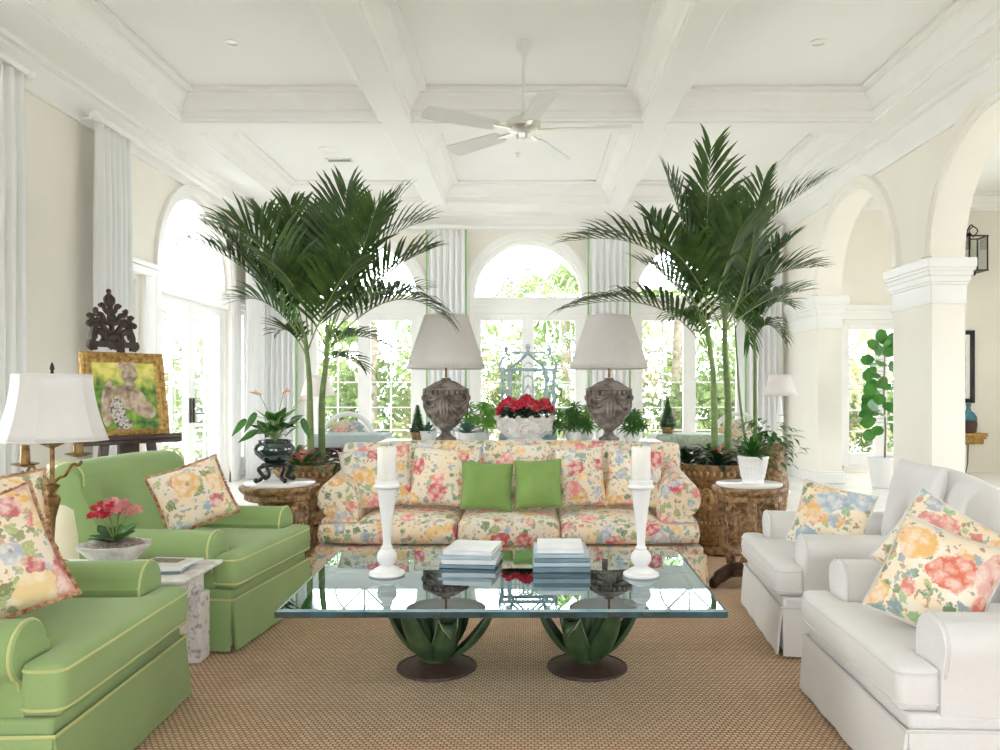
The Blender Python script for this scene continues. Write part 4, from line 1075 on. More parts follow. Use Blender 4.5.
# ================================================================ easel with painting
def easel():
    pl = V((-2.985, 5.28, 0)); prr = V((-2.57, 5.84, 0)); d = prr-pl; ang = math.atan2(d.y, d.x); c = (pl+prr)/2
    r0 = empty('easel', (c.x, c.y, 0.001), ang, 'dark carved wooden easel standing by the left curtain', 'easel')
    lean = R(-10)
    def up(x, z, y=0): return V((x, y+(z-.95)*math.tan(-lean)*1.0, z))
    MB().box((0,-.02,.955), (.72,.09,.03)).box((0,-.055,.985), (.72,.02,.035)).build('ledge', 'darkwood', r0, bevel=.006)
    for s, nm in ((-1,1),(1,1)):
        MB().box(((s*.22),-.02+.0,.47), (.055,.045,.97), (R(-3),R(s*-7),0)).build('leg', 'darkwood', r0, bevel=.006)
    MB().tube([(0,.08,1.0),(0,.32,.02)], .022, 8).build('leg', 'darkwood', r0)
    MB().box((0,.0,.87), (.14,.05,.16)).box((0,.0,.78),(.08,.05,.06)).build('carved_bracket', 'ebony', r0, bevel=.01)
    MB().box((0,.055,1.30), (.05,.03,.75), (lean,0,0)).build('mast', 'darkwood', r0, bevel=.005)
    # pierced carved crest
    b = MB(); cz = 1.62
    def sw(pts, r=.017):
        for s in (-1,1): b.tube(spline([up(s*x*.82-.04, cz+z, .01) for x, z in pts], 4), r*1.12, 6)
    sw([(.16,-.03),(.17,.06),(.15,.12),(.17,.16),(.19,.14)], .022); sw([(.19,.03),(.20,.0),(.17,-.02)], .02)
    sw([(0,-.01),(.05,.03),(.08,.09),(.14,.10),(.16,.05)], .022); sw([(.0,.08),(.06,.12),(.10,.18),(.15,.17),(.165,.21),(.19,.20)], .017)
    sw([(.0,.16),(.05,.17),(.08,.22),(.12,.22),(.125,.26)], .016); sw([(.0,.22),(.04,.25),(.06,.29),(.09,.28)], .015)
    sw([(.14,.11),(.12,.15),(.08,.14),(.05,.12)], .014); sw([(.0,.28),(.03,.31),(.03,.34),(.0,.36)], .013); sw([(.10,.02),(.07,.06),(.03,.05)], .014)
    b.tube([up(-.04,cz-.02,.01), up(-.04,cz+.37,.01)], .020, 6)
    b.ball(up(-.04,cz+.39,.01), .018); b.ball(up(-.04,cz+.06,0), (.05,.02,.04)); b.ball(up(-.04,cz+.20,0), (.035,.018,.035)); b.box(up(-.04,cz+.01,0), (.27,.03,.04))
    for s in (-1,1): b.ball(up(s*.155-.04,cz+.15,0), (.022,.015,.022)); b.ball(up(s*.105-.04,cz+.25,0), (.018,.013,.02))
    b.build('carved_crest', 'ebony', r0)
    # the painting rests on the ledge, so it is a thing of its own
    base = Matrix.Translation((c.x, c.y, .001)) @ Matrix.Rotation(ang, 4, 'Z')
    p0 = base @ V((0, -.02, .972))
    pr = empty('painting', p0, 0, 'gold-framed painting of a stone statue against green and yellow foliage, on the easel', 'painting')
    pr.rotation_euler = Euler((lean, 0, ang))
    w, h, f = .58, .61, .072; b = MB(); L = []
    for dd, yy in ((0,.02),(0,-.012),(.012,-.022),(.03,-.012),(.045,-.018),(f,-.004),(f,.02)):
        L.append([V((-w/2+dd, yy, dd)), V((w/2-dd, yy, dd)), V((w/2-dd, yy, h-dd)), V((-w/2+dd, yy, h-dd))])
    b.rings(L, cap=False); b.add(L[0]+L[-1], [(i, (i+1)%4, 4+(i+1)%4, 4+i) for i in range(4)]); b.build('picture_frame', 'gold', pr, ang=20)
    m, nt, out = new_mat('painted_canvas'); co = coords(nt)
    n = nd(nt, 'ShaderNodeTexNoise', i_Scale=14., i_Detail=5.); nt.links.new(co, n.inputs['Vector'])
    sp = nt.nodes.new('ShaderNodeSeparateXYZ'); nt.links.new(co, sp.inputs[0])
    g1 = ramp(nt, n.outputs[0], [(.35,(.03,.10,.01)),(.5,(.14,.30,.03)),(.65,(.40,.46,.06))]); g2 = ramp(nt, n.outputs[0], [(.35,(.50,.50,.08)),(.6,(.82,.72,.20)),(.75,(.70,.76,.55))])
    k = mth(nt, 'MULTIPLY', mth(nt, 'SUBTRACT', mth(nt, 'ADD', sp.outputs[2], mth(nt, 'MULTIPLY', n.outputs[0], .2)), .46), 9., True)
    finish(nt, out, mixc(nt, k, g1, g2), .5)
    MB().bb(-w/2+f-.005, w/2-f+.005, -.002, .004, f-.005, h-f+.005).build('canvas', m, pr, smooth=False)
    skin = noisy('painted_stone_figure', (.30,.20,.13), (.66,.53,.42), 22, .6); sh = noisy('painted_garland', (.12,.09,.08), (.62,.56,.52), 60, .6, stops=(.42,.55))
    fig = MB()
    def blob(x, z, rx, rz, a=0, yy=-.003):
        x, z, rx, rz = x*.98, .305+(z-.305)*1.08, rx*1.08, rz*1.12
        pts = []
        for i in range(20):
            t = 2*PI*i/20; u, v = rx*math.cos(t), rz*math.sin(t); pts.append(V((x+u*math.cos(a)-v*math.sin(a), yy, z+u*math.sin(a)+v*math.cos(a))))
        fig.add(pts+[p+V((0,-.0012,0)) for p in pts], [tuple(range(20,40))]+[(i, (i+1)%20, 20+(i+1)%20, 20+i) for i in range(20)])
    blob(.035,.45,.052,.060); blob(.025,.50,.062,.034,0,-.0045); blob(.03,.385,.034,.05); blob(.03,.29,.11,.075,R(-25)); blob(.11,.23,.10,.055,R(-40),-.0042)
    blob(-.14,.24,.036,.13,R(-4)); blob(-.12,.36,.022,.045,R(-20)); blob(-.07,.34,.07,.03,R(10))
    fig.build('painted_figure', skin, pr, smooth=False)
    fig = MB(); blob(-.065,.19,.045,.105,R(8),-.0052); blob(-.03,.12,.05,.04,0,-.005); fig.build('painted_garland', sh, pr, smooth=False)
easel()
# ================================================================ PLANTS
def frond(root, tip, ctrl, n=24, ll=.34, lw=.017, droop=.18, up=None, rr=rnd, start=.20, vee=.75, rad=.007, mb=None):
    """a feather palm frond: arching rib with rows of folded leaflets"""
    b = mb or MB(); L = 22; pts = bez(root, ctrl, tip, L)
    b.tube(pts, [rad*(1-.85*i/L) for i in range(L+1)], 5, mi=1)
    root, tip = V(root), V(tip)
    for side in (-1, 1):
        for i in range(n):
            t = start+(1-start)*((i+.5*(side > 0))/n)
            k = min(t*L, L-.001); j = int(k); p = pts[j].lerp(pts[j+1], k-j); tg = (pts[j+1]-pts[j]).normalized()
            sd = tg.cross(V((0,0,1)))
            if sd.length < .2: sd = tg.cross(V((.5,1,0)))
            sd.normalize(); un = sd.cross(tg).normalized()
            if un.z < 0: un = -un
            s_ = (t-start)/(1-start); le = ll*(.55+.75*math.sin(PI*min(1,.15+.80*s_)))*(1-.12*s_)*rr.uniform(.88,1.1)
            fw = .60+.60*s_+.45*s_*s_
            d = (sd*side*(1-.35*s_)+tg*fw+un*vee*(1-.5*s_)+V((rr.uniform(-.12,.12),rr.uniform(-.12,.12),rr.uniform(-.14,.08)))).normalized()
            q = [p, p+d*le*.35, p+d*le*.7+V((0,0,-droop*le*.22)), p+d*le+V((0,0,-droop*le*.75))]
            w = lw*(.7+.5*math.sin(PI*s_**.7))
            b.blade(q, [w*.35, w, w*.75, w*.06], un, .35)
    return b
def palm_tree(name, base, trunks, fronds, label, leaf='leafpalm', grp=None, cat='palm tree', n=24, ll=.36):
    r0 = empty(name, base, 0, label, cat, grp); o = V(base); rr = random.Random(len(fronds)*7+3)
    for tr in trunks:
        pts = spline([V(p)-o for p in tr[0]], 8); L = len(pts)-1
        rad = [tr[1]*(1-.45*(i/L))*(1+.03*math.sin(i*2.1)) for i in range(L+1)]
        MB().tube(pts, rad, 12).build('trunk', 'trunk', r0)
    for (a, c, t, kw) in fronds:
        a, c, t = V(a)-o, V(c)-o, V(t)-o; k = dict(n=n, ll=ll, rr=rr); k.update(kw); k['n'] = int(k['n']*.80); lf = k.pop('leaf', leaf)
        frond(a, t, c, **k).build('frond', [lf, 'stem'], r0, ang=180)
    return r0
def F(rx, ry, cx, cy, tx, ty, Y0, dY, **kw):
    """frond traced by root, bend and tip, then given its own reach in depth"""
    return (P(rx, ry, Y0), P(cx, cy, Y0+dY*.5), P(tx, ty, Y0+dY), kw)
YU = 6.50
UL, UR = (P(322,0,YU).x, YU), (P(717,0,YU).x, YU)
PZ = .70
cr1, cr2 = (306,345), (327,340)
palm_tree('potted_palm', (UL[0], UL[1], PZ), [([P(311,458,YU), P(310,410,YU), P(309,375,YU), P(305,335,YU-.03)], .030), ([P(322,458,YU+.06), P(322,400,YU+.06), P(326,362,YU+.06), P(328,325,YU+.05)], .030)], [
    F(305,345,262,268,200,243,YU,.25,n=26,ll=.40), F(307,345,275,235,228,228,YU,-.55,n=26,ll=.44), F(306,340,285,250,262,212,YU,.55,ll=.40),
    F(308,335,300,240,290,205,YU,.45,ll=.36), F(312,335,312,250,322,222,YU,.9,ll=.34),F(309,350,270,290,243,300,YU,-.2,n=20,ll=.28,leaf='leafpalm2'),
    F(306,355,290,320,276,334,YU,.3,n=14,ll=.20), F(305,345,262,275,236,240,YU,.6,n=26,ll=.38), F(306,340,255,250,206,226,YU,.05,n=24,ll=.34),
    F(328,335,340,250,347,190,YU+.05,-.25,n=30,ll=.42), F(330,335,350,240,401,196,YU+.05,.5,n=26,ll=.40), F(329,335,362,235,424,222,YU+.05,.1,n=26,ll=.38),
    F(330,340,372,270,430,250,YU+.05,-.2,n=26,ll=.36), F(331,345,395,270,444,318,YU+.05,-.05,n=28,ll=.30,droop=.5), F(330,335,375,285,424,290,YU+.05,.8,n=24,ll=.30),
    F(328,350,348,325,386,345,YU+.05,.35,n=18,ll=.22,leaf='leafpalm2',droop=.4), F(326,360,345,350,362,368,YU+.05,.2,n=14,ll=.17,leaf='leafpalm2',droop=.4),
    F(326,335,330,260,312,215,YU+.05,.2,n=26,ll=.38), F(329,340,362,255,375,212,YU+.05,-.5,n=26,ll=.40), F(308,350,330,290,352,265,YU,-.75,n=24,ll=.36), F(325,345,290,270,270,262,YU,-.8,n=24,ll=.36)],
    'tall potted palm with two trunks in the carved planter left of the sofa')
palm_tree('potted_palm', (UR[0], UR[1], PZ), [([P(715,460,YU), P(714,400,YU), P(713,372,YU), P(707,325,YU)], .030), ([P(728,460,YU+.08), P(728,400,YU+.08), P(725,350,YU+.08), P(725,305,YU+.08)], .034)], [
    F(706,330,705,240,711,145,YU,-.15,n=32,ll=.42), F(705,325,690,235,668,182,YU,.2,n=28,ll=.44), F(705,325,672,240,650,218,YU,.6,n=24,ll=.36),
    F(708,345,680,222,574,241,YU,-.25,n=30,ll=.38), F(708,355,670,282,570,308,YU,-.1,n=30,ll=.36,droop=.4), F(710,355,690,305,672,318,YU,.4,n=20,ll=.24,droop=.6),
    F(725,320,735,230,820,182,YU+.08,.1,n=32,ll=.38), F(726,320,745,245,765,178,YU+.08,.5,n=28,ll=.38), F(724,315,722,235,728,198,YU+.08,.6,n=24,ll=.34),
    F(726,320,765,265,812,268,YU+.08,-.1,n=26,ll=.32), F(727,325,755,270,790,240,YU+.08,.35,n=26,ll=.34), F(727,330,765,292,803,292,YU+.08,.5,n=22,ll=.28),
    F(724,325,712,245,700,205,YU+.08,.7,n=28,ll=.42), F(722,330,690,260,672,250,YU+.08,-.6,n=26,ll=.38), F(726,330,750,275,757,215,YU+.08,-.4,n=28,ll=.38),
    F(706,330,730,250,742,225,YU,-.5,n=26,ll=.36), F(712,350,690,285,640,262,YU,.5,n=24,ll=.32)],
    'tall potted palm with two trunks in the carved planter right of the sofa')
# smaller palm in its own pot, farther back on the right
YP = 7.9
px_ = P(758,0,YP).x
ppot = empty('palm_pot', (px_, YP, .001), 0, 'gilded woven pot holding the smaller palm by the right back corner', 'plant pot')
MB().lathe([(0,0),(.15,0),(.16,.02),(.19,.28),(.21,.52),(.225,.54),(.22,.57),(.20,.57),(.195,.50),(0,.49)], 32).build('pot_body', 'gilt', ppot)
MB().lathe([(0,.50),(.194,.50),(.19,.515),(0,.52)], 24).build('soil', 'soil', ppot)
palm_tree('small_palm', (px_, YP, .52), [([P(756,0,YP).xy.to_3d()+V((0,0,.50)), P(755,400,YP), P(755,360,YP), P(754,335,YP)], .022), ([P(751,0,YP).xy.to_3d()+V((0,0,.50)), P(741,410,YP), P(737,360,YP), P(735,325,YP)], .014)], [
    F(755,340,770,290,788,305,YP,.1,n=20,ll=.26), F(754,340,745,295,725,292,YP,.3,n=20,ll=.26), F(755,340,765,280,772,262,YP,.2,n=20,ll=.26), F(754,342,765,310,782,338,YP,-.2,n=18,ll=.20,droop=.5),
    F(754,340,735,300,722,318,YP,-.2,n=18,ll=.22,leaf='leafpalm2'), F(735,330,732,290,728,275,YP,0,n=18,ll=.24,leaf='leafpalm2'), F(735,330,745,300,750,345,YP,0,n=16,ll=.2,leaf='leafpalm2',droop=.5),F(755,340,750,285,752,255,YP,.4,n=20,ll=.26)],
    'smaller slender palm near the right back corner', n=20, ll=.26)

# ---- big carved planters
def planter(x, y, label):
    H = PZ+.03
    r0 = empty('carved_planter', (x, y, RZ), 0, label, 'planter', None)
    rm, k = .365, 1
    MB().lathe([(0,0),(.25,0),(.27,.02),(.26,.05),(.24,.07),(.30,.16),(.325,.24),(.315,.25),(.325,.26),(.325,.28),(.315,.29),(.305,.38),(.30,.48),(.31,.56),(.325,.575),(.34,.59),(.36,.62),(rm,.66),(rm+.01,.69),(rm,H-.01),(rm-.03,H-.01),(rm-.045,.64),(0,.62)], 56, mod=lambda a, z: 1+.018*math.sin(a*9)*math.sin(max(0,min(1,(z-.28)/.3))*PI)).build('planter_body', 'gilt', r0)
    MB().lathe([(0,.64),(rm-.045,.64),(rm-.05,.665),(0,.672)], 32).build('soil', 'soil', r0)
    b = MB()
    for i in range(64):
        a = 2*PI*i/64; b.ball((.327*math.cos(a), .327*math.sin(a), .27), .010, 6, 4)
    b.build('bead_band', 'giltlight', r0)
    b = MB()
    for i in range(44):
        a = 2*PI*i/44; b.ball((.362*math.cos(a), .362*math.sin(a), .655), (.014,.014,.022), 6, 4)
    b.build('egg_band', 'giltlight', r0)
    b = MB()
    for i in range(7):
        a0 = 2*PI*i/7
        for s in (-1, 1):
            pts = []
            for j in range(22):
                t = j/21; sp_r = .075*(1-t*.75); an = t*4.2*PI*.8
                u = s*(.085-.085*t*.3+sp_r*math.cos(an)*.8); z = .44+sp_r*math.sin(an)*1.2
                a = a0+u/.32; r_ = .312; pts.append((r_*math.cos(a), r_*math.sin(a), z))
            b.tube(pts, [.022*(1-.5*j/21) for j in range(22)], 6)
        a = a0; b.ball((.315*math.cos(a), .315*math.sin(a), .46), (.022,.022,.07), 8, 6)
        a = a0+PI/7; b.ball((.312*math.cos(a), .312*math.sin(a), .42), (.03,.03,.035), 8, 6); b.ball((.312*math.cos(a), .312*math.sin(a), .50), (.016,.016,.04), 8, 6)
    b.build('scroll_relief', 'giltlight', r0)
    return r0
planter(UL[0], UL[1], 'large carved brown planter holding the left palm'); planter(UR[0], UR[1], 'large carved brown planter holding the right palm')

def rosette(b, c, n, ln, w, el0, el1, rr, droop=.5, fold=.3, mi=0, segs=5):
    c = V(c)
    for i in range(n):
        a = 2*PI*(i*.381966)+rr.uniform(-.15,.15); f = i/max(1,n-1); el = R(el0+(el1-el0)*f+rr.uniform(-6,6)); l = ln*rr.uniform(.8,1.1)*(1-.25*f*0)
        d = V((math.cos(a)*math.cos(el), math.sin(a)*math.cos(el), math.sin(el))); hz = V((math.cos(a), math.sin(a), 0))
        pts = [c+d*(l*t)+hz*(l*.10*t*t)+V((0,0,-droop*l*t**2.4)) for t in [j/segs for j in range(segs+1)]]
        ws = [w*(.45+.55*math.sin(PI*(.15+.7*t))) if t < .99 else w*.05 for t in [j/segs for j in range(segs+1)]]
        nr = V((-math.cos(a)*math.sin(el), -math.sin(a)*math.sin(el), math.cos(el)))
        b.blade(pts, ws, nr, fold, mi)
def bromeliad(x, y, z, label, sd=1, ln=.30, w=.024, fl=True, leaf='leafdark', fs=1.0):
    r0 = empty('bromeliad', (x, y, z), 0, label, 'plant', None); rr = random.Random(sd)
    b = MB(); rosette(b, (0,0,-.0), 22, ln, w, 12, 72, rr, .45); b.build('leaves', leaf, r0, ang=180)
    if fl:
        b = MB(); rosette(b, (0,0,.05), 9, .13*fs, .019*fs, 15, 75, rr, .15); b.build('flower_bracts', 'pink' if fl is True else fl, r0, ang=180)
    return r0
BZ = RZ+.70
bromeliad(UL[0]-.08, UL[1]-.30, BZ-.035, 'bromeliad with a pink star flower at the front rim of the left planter', 3, .32, .024, fs=1.45, leaf='leaf')
bromeliad(UL[0]+.22, UL[1]-.12, BZ, 'bromeliad with small pink flower beside the sofa in the left planter', 5, .30, .022, fs=.9)
bromeliad(UL[0]-.22, UL[1]+.02, BZ, 'green leafy bromeliad without flower in the left planter', 6, .30, .024, fl=False, leaf='leaf')
bromeliad(UR[0]-.05, UR[1]-.24, BZ, 'dark bromeliad with a small red flower at the front of the right planter', 7, .30, .026, fl='coral', fs=1.1)
bromeliad(UR[0]-.25, UR[1]-.02, BZ, 'dark bromeliad beside the sofa back in the right planter', 8, .30, .024, fl=False)
bromeliad(UR[0]+.20, UR[1]-.10, BZ, 'dark reddish bromeliad behind the white basket pot in the right planter', 9, .34, .028, fl=False)
bromeliad(UR[0]+.02, UR[1]+.22, BZ, 'green bromeliad behind the trunks in the right planter', 12, .32, .026, fl=False, leaf='leaf')

# ---- teal bowl with anthurium on the left carved table
tz = MT+.001
sx, sy = P(275,0,5.38).x, 5.38
r0 = empty('plant_stand', (sx, sy, tz), 0, 'small black footed stand under the dark glazed bowl', 'stand')
b = MB(); zz = .125
for i in range(4):
    a = R(45+90*i); f = lambda r_, z: V((r_*math.cos(a), r_*math.sin(a), z))
    MB().tube(spline([f(.06,zz-.01), f(.115,zz-.03), f(.105,.07), f(.085,.04), f(.11,.018), f(.135,.012)], 4), [.013]*16+[.011]*4+[.015], 8).ball(f(.135,.017), .017, 8, 6).build('leg', 'iron', r0)
MB().lathe([(.06,zz-.022),(.085,zz-.02),(.09,zz-.01),(.085,zz),(.06,zz)], 24).build('ring', 'iron', r0)
bz = tz+zz+.001
r0 = empty('glazed_bowl', (sx, sy, bz), 0, 'dark teal glazed bowl holding an anthurium on the left side table', 'bowl')
MB().lathe([(0,0),(.06,0),(.065,.008),(.10,.03),(.132,.065),(.138,.095),(.128,.125),(.105,.142),(.112,.150),(.110,.156),(.098,.154),(.092,.135),(0,.13)], 40).build('bowl_body', 'teal', r0)
MB().lathe([(0,.13),(.09,.136),(.088,.146),(0,.15)], 24).build('soil', 'soil', r0)
r0 = empty('anthurium', (sx, sy, bz+.148), 0, 'anthurium with glossy leaves and coral flowers in the dark glazed bowl', 'plant')
rr = random.Random(5)
def heart(b, c, d, w, l, nrm, mi=0):
    c, d = V(c), V(d).normalized()
    pts = [c-d*l*.18, c, c+d*l*.25, c+d*l*.6, c+d*l]; b.blade(pts, [w*.45, w*.9, w, w*.62, w*.03], nrm, .22, mi)
lb = MB(); st_ = MB()
for i in range(30):
    a = rr.uniform(0, 2*PI); el = rr.uniform(.4,1.45); l = rr.uniform(.07,.19)
    p = V((math.cos(a)*math.cos(el)*l, math.sin(a)*math.cos(el)*l, math.sin(el)*l)); st_.tube([(0,0,-.0), p*.6+V((0,0,.02)), p], .003, 5)
    heart(lb, p, (math.cos(a), math.sin(a), rr.uniform(-.5,.9)), rr.uniform(.030,.044), rr.uniform(.08,.11), V((-math.cos(a)*.4,-math.sin(a)*.4-.3,1)))
for (qx, qz, dx, dz) in ((-.20,.13,-.7,-.9),(-.13,.17,-.5,-.9),(-.13,.06,-.9,-.6),(.20,.13,.4,-1)):
    st_.tube([(0,0,0),(qx*.5,-.02,qz*.9),(qx,-.03,qz)], .0025, 5); heart(lb, (qx,-.03,qz), (dx,-.1,dz), .024, .13, V((.2,-1,.3)))
lb.build('leaves', 'leaf', r0, ang=180); 
for (qx, qz, cm) in ((-.10,.31,'peach'),(.06,.32,'coral'),(.16,.26,'peach')):
    st_.tube([(0,0,0),(qx*.4,0,qz*.6),(qx,-.01,qz)], .0022, 5)
    f = MB(); heart(f, (qx,-.01,qz), (-.9 if qx < 0 else .9,-.3,.25), .028, .075, V((0,-.4,1))); f.tube([(qx,-.01,qz),(qx+(.03 if qx>0 else -.03),-.02,qz+.035)], .004, 6); f.build('flower', cm, r0, ang=180)
st_.build('stalks', 'stem', r0)

# ---- white openwork basket pot with fern on the right carved table
bx, by = P(753,0,5.30).x, 5.30
r0 = empty('basket_pot', (bx, by, tz), 0, 'white openwork ceramic basket pot on the right side table', 'plant pot')
MB().lathe([(0,0),(.068,0),(.072,.008),(.066,.015),(.078,.10),(.086,.135),(.092,.155),(.1,.165),(.1,.178),(.092,.180),(.084,.165),(.074,.10),(.06,.02),(0,.018)], 40, mod=lambda a, z: 1+(.02*math.cos(a*20) if .01 < z < .16 else .025*abs(math.cos(a*10)))).build('pot_body', 'white', r0)
b = MB()
for i in range(20):
    a = 2*PI*i/20; a2 = a+.16
    b.tube([(.070*math.cos(a), .070*math.sin(a), .03), (.083*math.cos(a), .083*math.sin(a), .095), (.094*math.cos(a), .094*math.sin(a), .155)], .0045, 6)
for z, r_ in ((.05,.0745),(.115,.0875)): b.tube([(r_*math.cos(2*PI*i/32), r_*math.sin(2*PI*i/32), z) for i in range(32)], .004, 6, closed=True)
b.build('lattice', 'white', r0)
MB().lathe([(0,.14),(.080,.145),(.078,.158),(0,.162)], 24).build('soil', 'soil', r0)
r0 = empty('potted_fern', (bx, by, tz+.16), 0, 'dark green strappy fern in the white basket pot', 'plant'); rr = random.Random(11)
b = MB(); rosette(b, (0,0,0), 42, .21, .013, 15, 80, rr, .28); b.build('leaves', 'leaf', r0, ang=180)

# ---- stone planter with kalanchoe on the white stone table
kx, ky = P(117,0,3.76).x, 3.74
r0 = empty('stone_bowl', (kx, ky, SZ+.001), 0, 'scalloped white stone bowl with gravel on the stone side table', 'planter')
MB().lathe([(0,0),(.075,0),(.08,.012),(.06,.025),(.10,.045),(.135,.085),(.155,.105),(.158,.115),(.145,.117),(.12,.095),(0,.09)], 48, mod=lambda a, z: 1+(.05*math.cos(a*8) if z > .04 else 0)).build('bowl_body', 'palestone', r0, ang=60)
MB().lathe([(0,.10),(.132,.102),(.11,.125),(.05,.135),(0,.137)], 32, mod=lambda a, z: 1+.04*math.sin(a*11)).build('gravel', 'gravel', r0)
def kal_root(*a):
    o = empty(*a); o.scale = (1.35,1.35,1.2); return o
r0 = kal_root('kalanchoe', (kx, ky, SZ+.125), 0, 'small kalanchoe with pink flower clusters in the stone bowl', 'flowering plant'); rr = random.Random(3)
b = MB()
for i in range(12):
    a = i*2.4; l = rr.uniform(.06,.10); el = rr.uniform(.15,.8); d = V((math.cos(a)*math.cos(el), math.sin(a)*math.cos(el), math.sin(el)))
    b.blade([d*.01, d*l*.4, d*l*.8, d*l*1.2], [.008,.028,.032,.004], V((0,0,1)), .2)
b.build('leaves', 'leaf', r0, ang=180)
def blossom(b, c, r_, rr, n=5, mi=0):
    c = V(c); nr = V((rr.uniform(-.5,.5), rr.uniform(-1,-.1), rr.uniform(.2,1))).normalized(); u = nr.orthogonal().normalized(); v = nr.cross(u)
    for i in range(n):
        a = 2*PI*i/n; d = u*math.cos(a)+v*math.sin(a); b.blade([c, c+d*r_*.6+nr*r_*.15, c+d*r_], [r_*.15, r_*.38, r_*.08], nr, .1, mi)
sk_ = MB(); f1 = MB(); f2 = MB()
for (cx, cz, ff) in ((-.02,.125,f1),(.05,.115,f2),(.02,.14,f2),(-.05,.11,f1)):
    sk_.tube([(0,0,0),(cx*.6,0,cz*.6),(cx,-.01,cz)], .003, 5)
    for i in range(16): blossom(ff, (cx+rr.uniform(-.035,.035), -.01+rr.uniform(-.03,.03), cz+rr.uniform(-.015,.025)), .014, rr)
sk_.build('stalks', 'stem', r0); f1.build('blossoms', 'red', r0, ang=180); f2.build('blossoms', 'pink', r0, ang=180)

# ================================================================ CONSOLE behind the sofa
CY = 6.95; CZ = .875
r0 = empty('console_table', (0, CY, RZ), 0, 'long white console table behind the sofa, carrying lamps and plants', 'console table')
MB().bb(-1.28,1.16,-.30,.34,CZ-RZ-.035,CZ-RZ).build('tabletop', 'white', r0, bevel=.006)
MB().bb(-1.22,1.10,-.25,.28,CZ-RZ-.14,CZ-RZ-.035).build('apron', 'white', r0, bevel=.004)
for sx_ in (-1.16, 0, 1.04):
    for sy_ in (-.2,.23): MB().lathe([(.03,0),(.035,.04),(.022,.07),(.03,.3),(.038,.5),(.025,.66),(.04,.70),(.04,CZ-RZ-.14)], 16, (sx_, sy_, 0)).build('leg', 'white', r0)
def urn_lamp(x, label, seed=0):
    y = 6.90; r0 = empty('urn_lamp', (x, y, CZ), 0, label, 'lamp', 'urn lamps')
    MB().lathe([(0,0),(.085,0),(.09,.01),(.088,.03),(.06,.045),(.042,.065),(.038,.085),(.05,.10),(.062,.108),(.06,.118)], 40).build('foot', 'stone', r0)
    MB().lathe([(.050,.112),(.085,.130),(.118,.165),(.140,.205),(.150,.25),(.155,.30),(.158,.36),(.160,.392),(.168,.396),(.172,.402),(.172,.436),(.17,.44)], 72, mod=lambda a, z: 1+.05*math.cos(a*12)*max(0,min(1,(.40-z)/.25))).build('urn_body', 'stone', r0, ang=60)
    b = MB()
    for i in range(26):
        a = 2*PI*i/26; b.box((.186*math.cos(a), .186*math.sin(a), .418), (.026,.026,.034), (0,0,a))
    b.build('dentil_band', 'stone', r0, bevel=.003)
    b = MB(); n = 4
    for i in range(n):
        a0 = 2*PI*(i+.5)/n-PI/2+PI/4*0; 
        for dz, rr_ in ((0,.016),(.022,.013),(-.024,.012),(.045,.010)):
            pts = []
            for j in range(17):
                t = j/16; a = a0+(t-.5)*2*PI/n*.96; z = .385-(.13+.0-dz*2.0)*math.sin(PI*t)+dz*.2
                r_ = .150+.018*max(0,min(1,(z-.23)/.15))-.06*max(0,.22-z)/.1+.014*math.sin(PI*t); pts.append((r_*math.cos(a), r_*math.sin(a), z))
            b.tube(pts, rr_, 6)
        a = a0+PI/n; f = lambda r_, z, da=0: (r_*math.cos(a+da), r_*math.sin(a+da), z)
        b.ball(f(.188,.375), (.026,.026,.03), 8, 6)
        for da in (-.12,0,.12): b.tube([f(.185,.37,da), f(.18,.30,da*1.4), f(.158,.22,da*1.2)], [.013,.017,.007], 6)
    b.build('swag_relief', 'stone', r0)
    MB().lathe([(.178,.435),(.196,.440),(.196,.452),(.175,.458),(.150,.472),(.118,.494),(.080,.515),(.050,.524),(.040,.530),(.038,.545),(.0,.548)], 48, mod=lambda a, z: 1+.025*math.cos(a*16)).build('lid', 'stone', r0)
    MB().tube([(0,0,.55),(0,0,.645)], .010, 10).build('lamp_neck', 'bronze', r0)
    L = []; z0, z1 = .625, 1.085; n = 8
    b = MB()
    def pl(a, z): return 1+.006*math.cos(a*90)
    b.lathe([(.338-(.338-.183)*t, z0+(z1-z0)*t) for t in [i/n for i in range(n+1)]], 360, cap=False, mod=pl)
    sh = b.build('lamp_shade', 'shade2', r0, solid=.002, ang=180)
    MB().tube([(.341*math.cos(2*PI*i/64), .341*math.sin(2*PI*i/64), z0+.003) for i in range(64)], .004, 6, closed=True).build('shade_trim', 'shade2', sh)
    MB().tube([(.186*math.cos(2*PI*i/48), .186*math.sin(2*PI*i/48), z1-.003) for i in range(48)], .004, 6, closed=True).build('shade_trim', 'shade2', sh)
    MB().tube([(-.18,0,z1-.01),(.18,0,z1-.01)], .0025, 6).tube([(0,-.18,z1-.01),(0,.18,z1-.01)], .0025, 6).tube([(0,0,.64),(0,0,z1+.005)], .004, 6).ball((0,0,z1+.012), .01).build('shade_frame', 'bronze', sh)
urn_lamp(P(446,0,6.9).x, 'grey stone urn lamp with pleated white shade, left of the red flowers')
urn_lamp(P(609,0,6.9).x, 'grey stone urn lamp with pleated white shade, right of the red flowers')
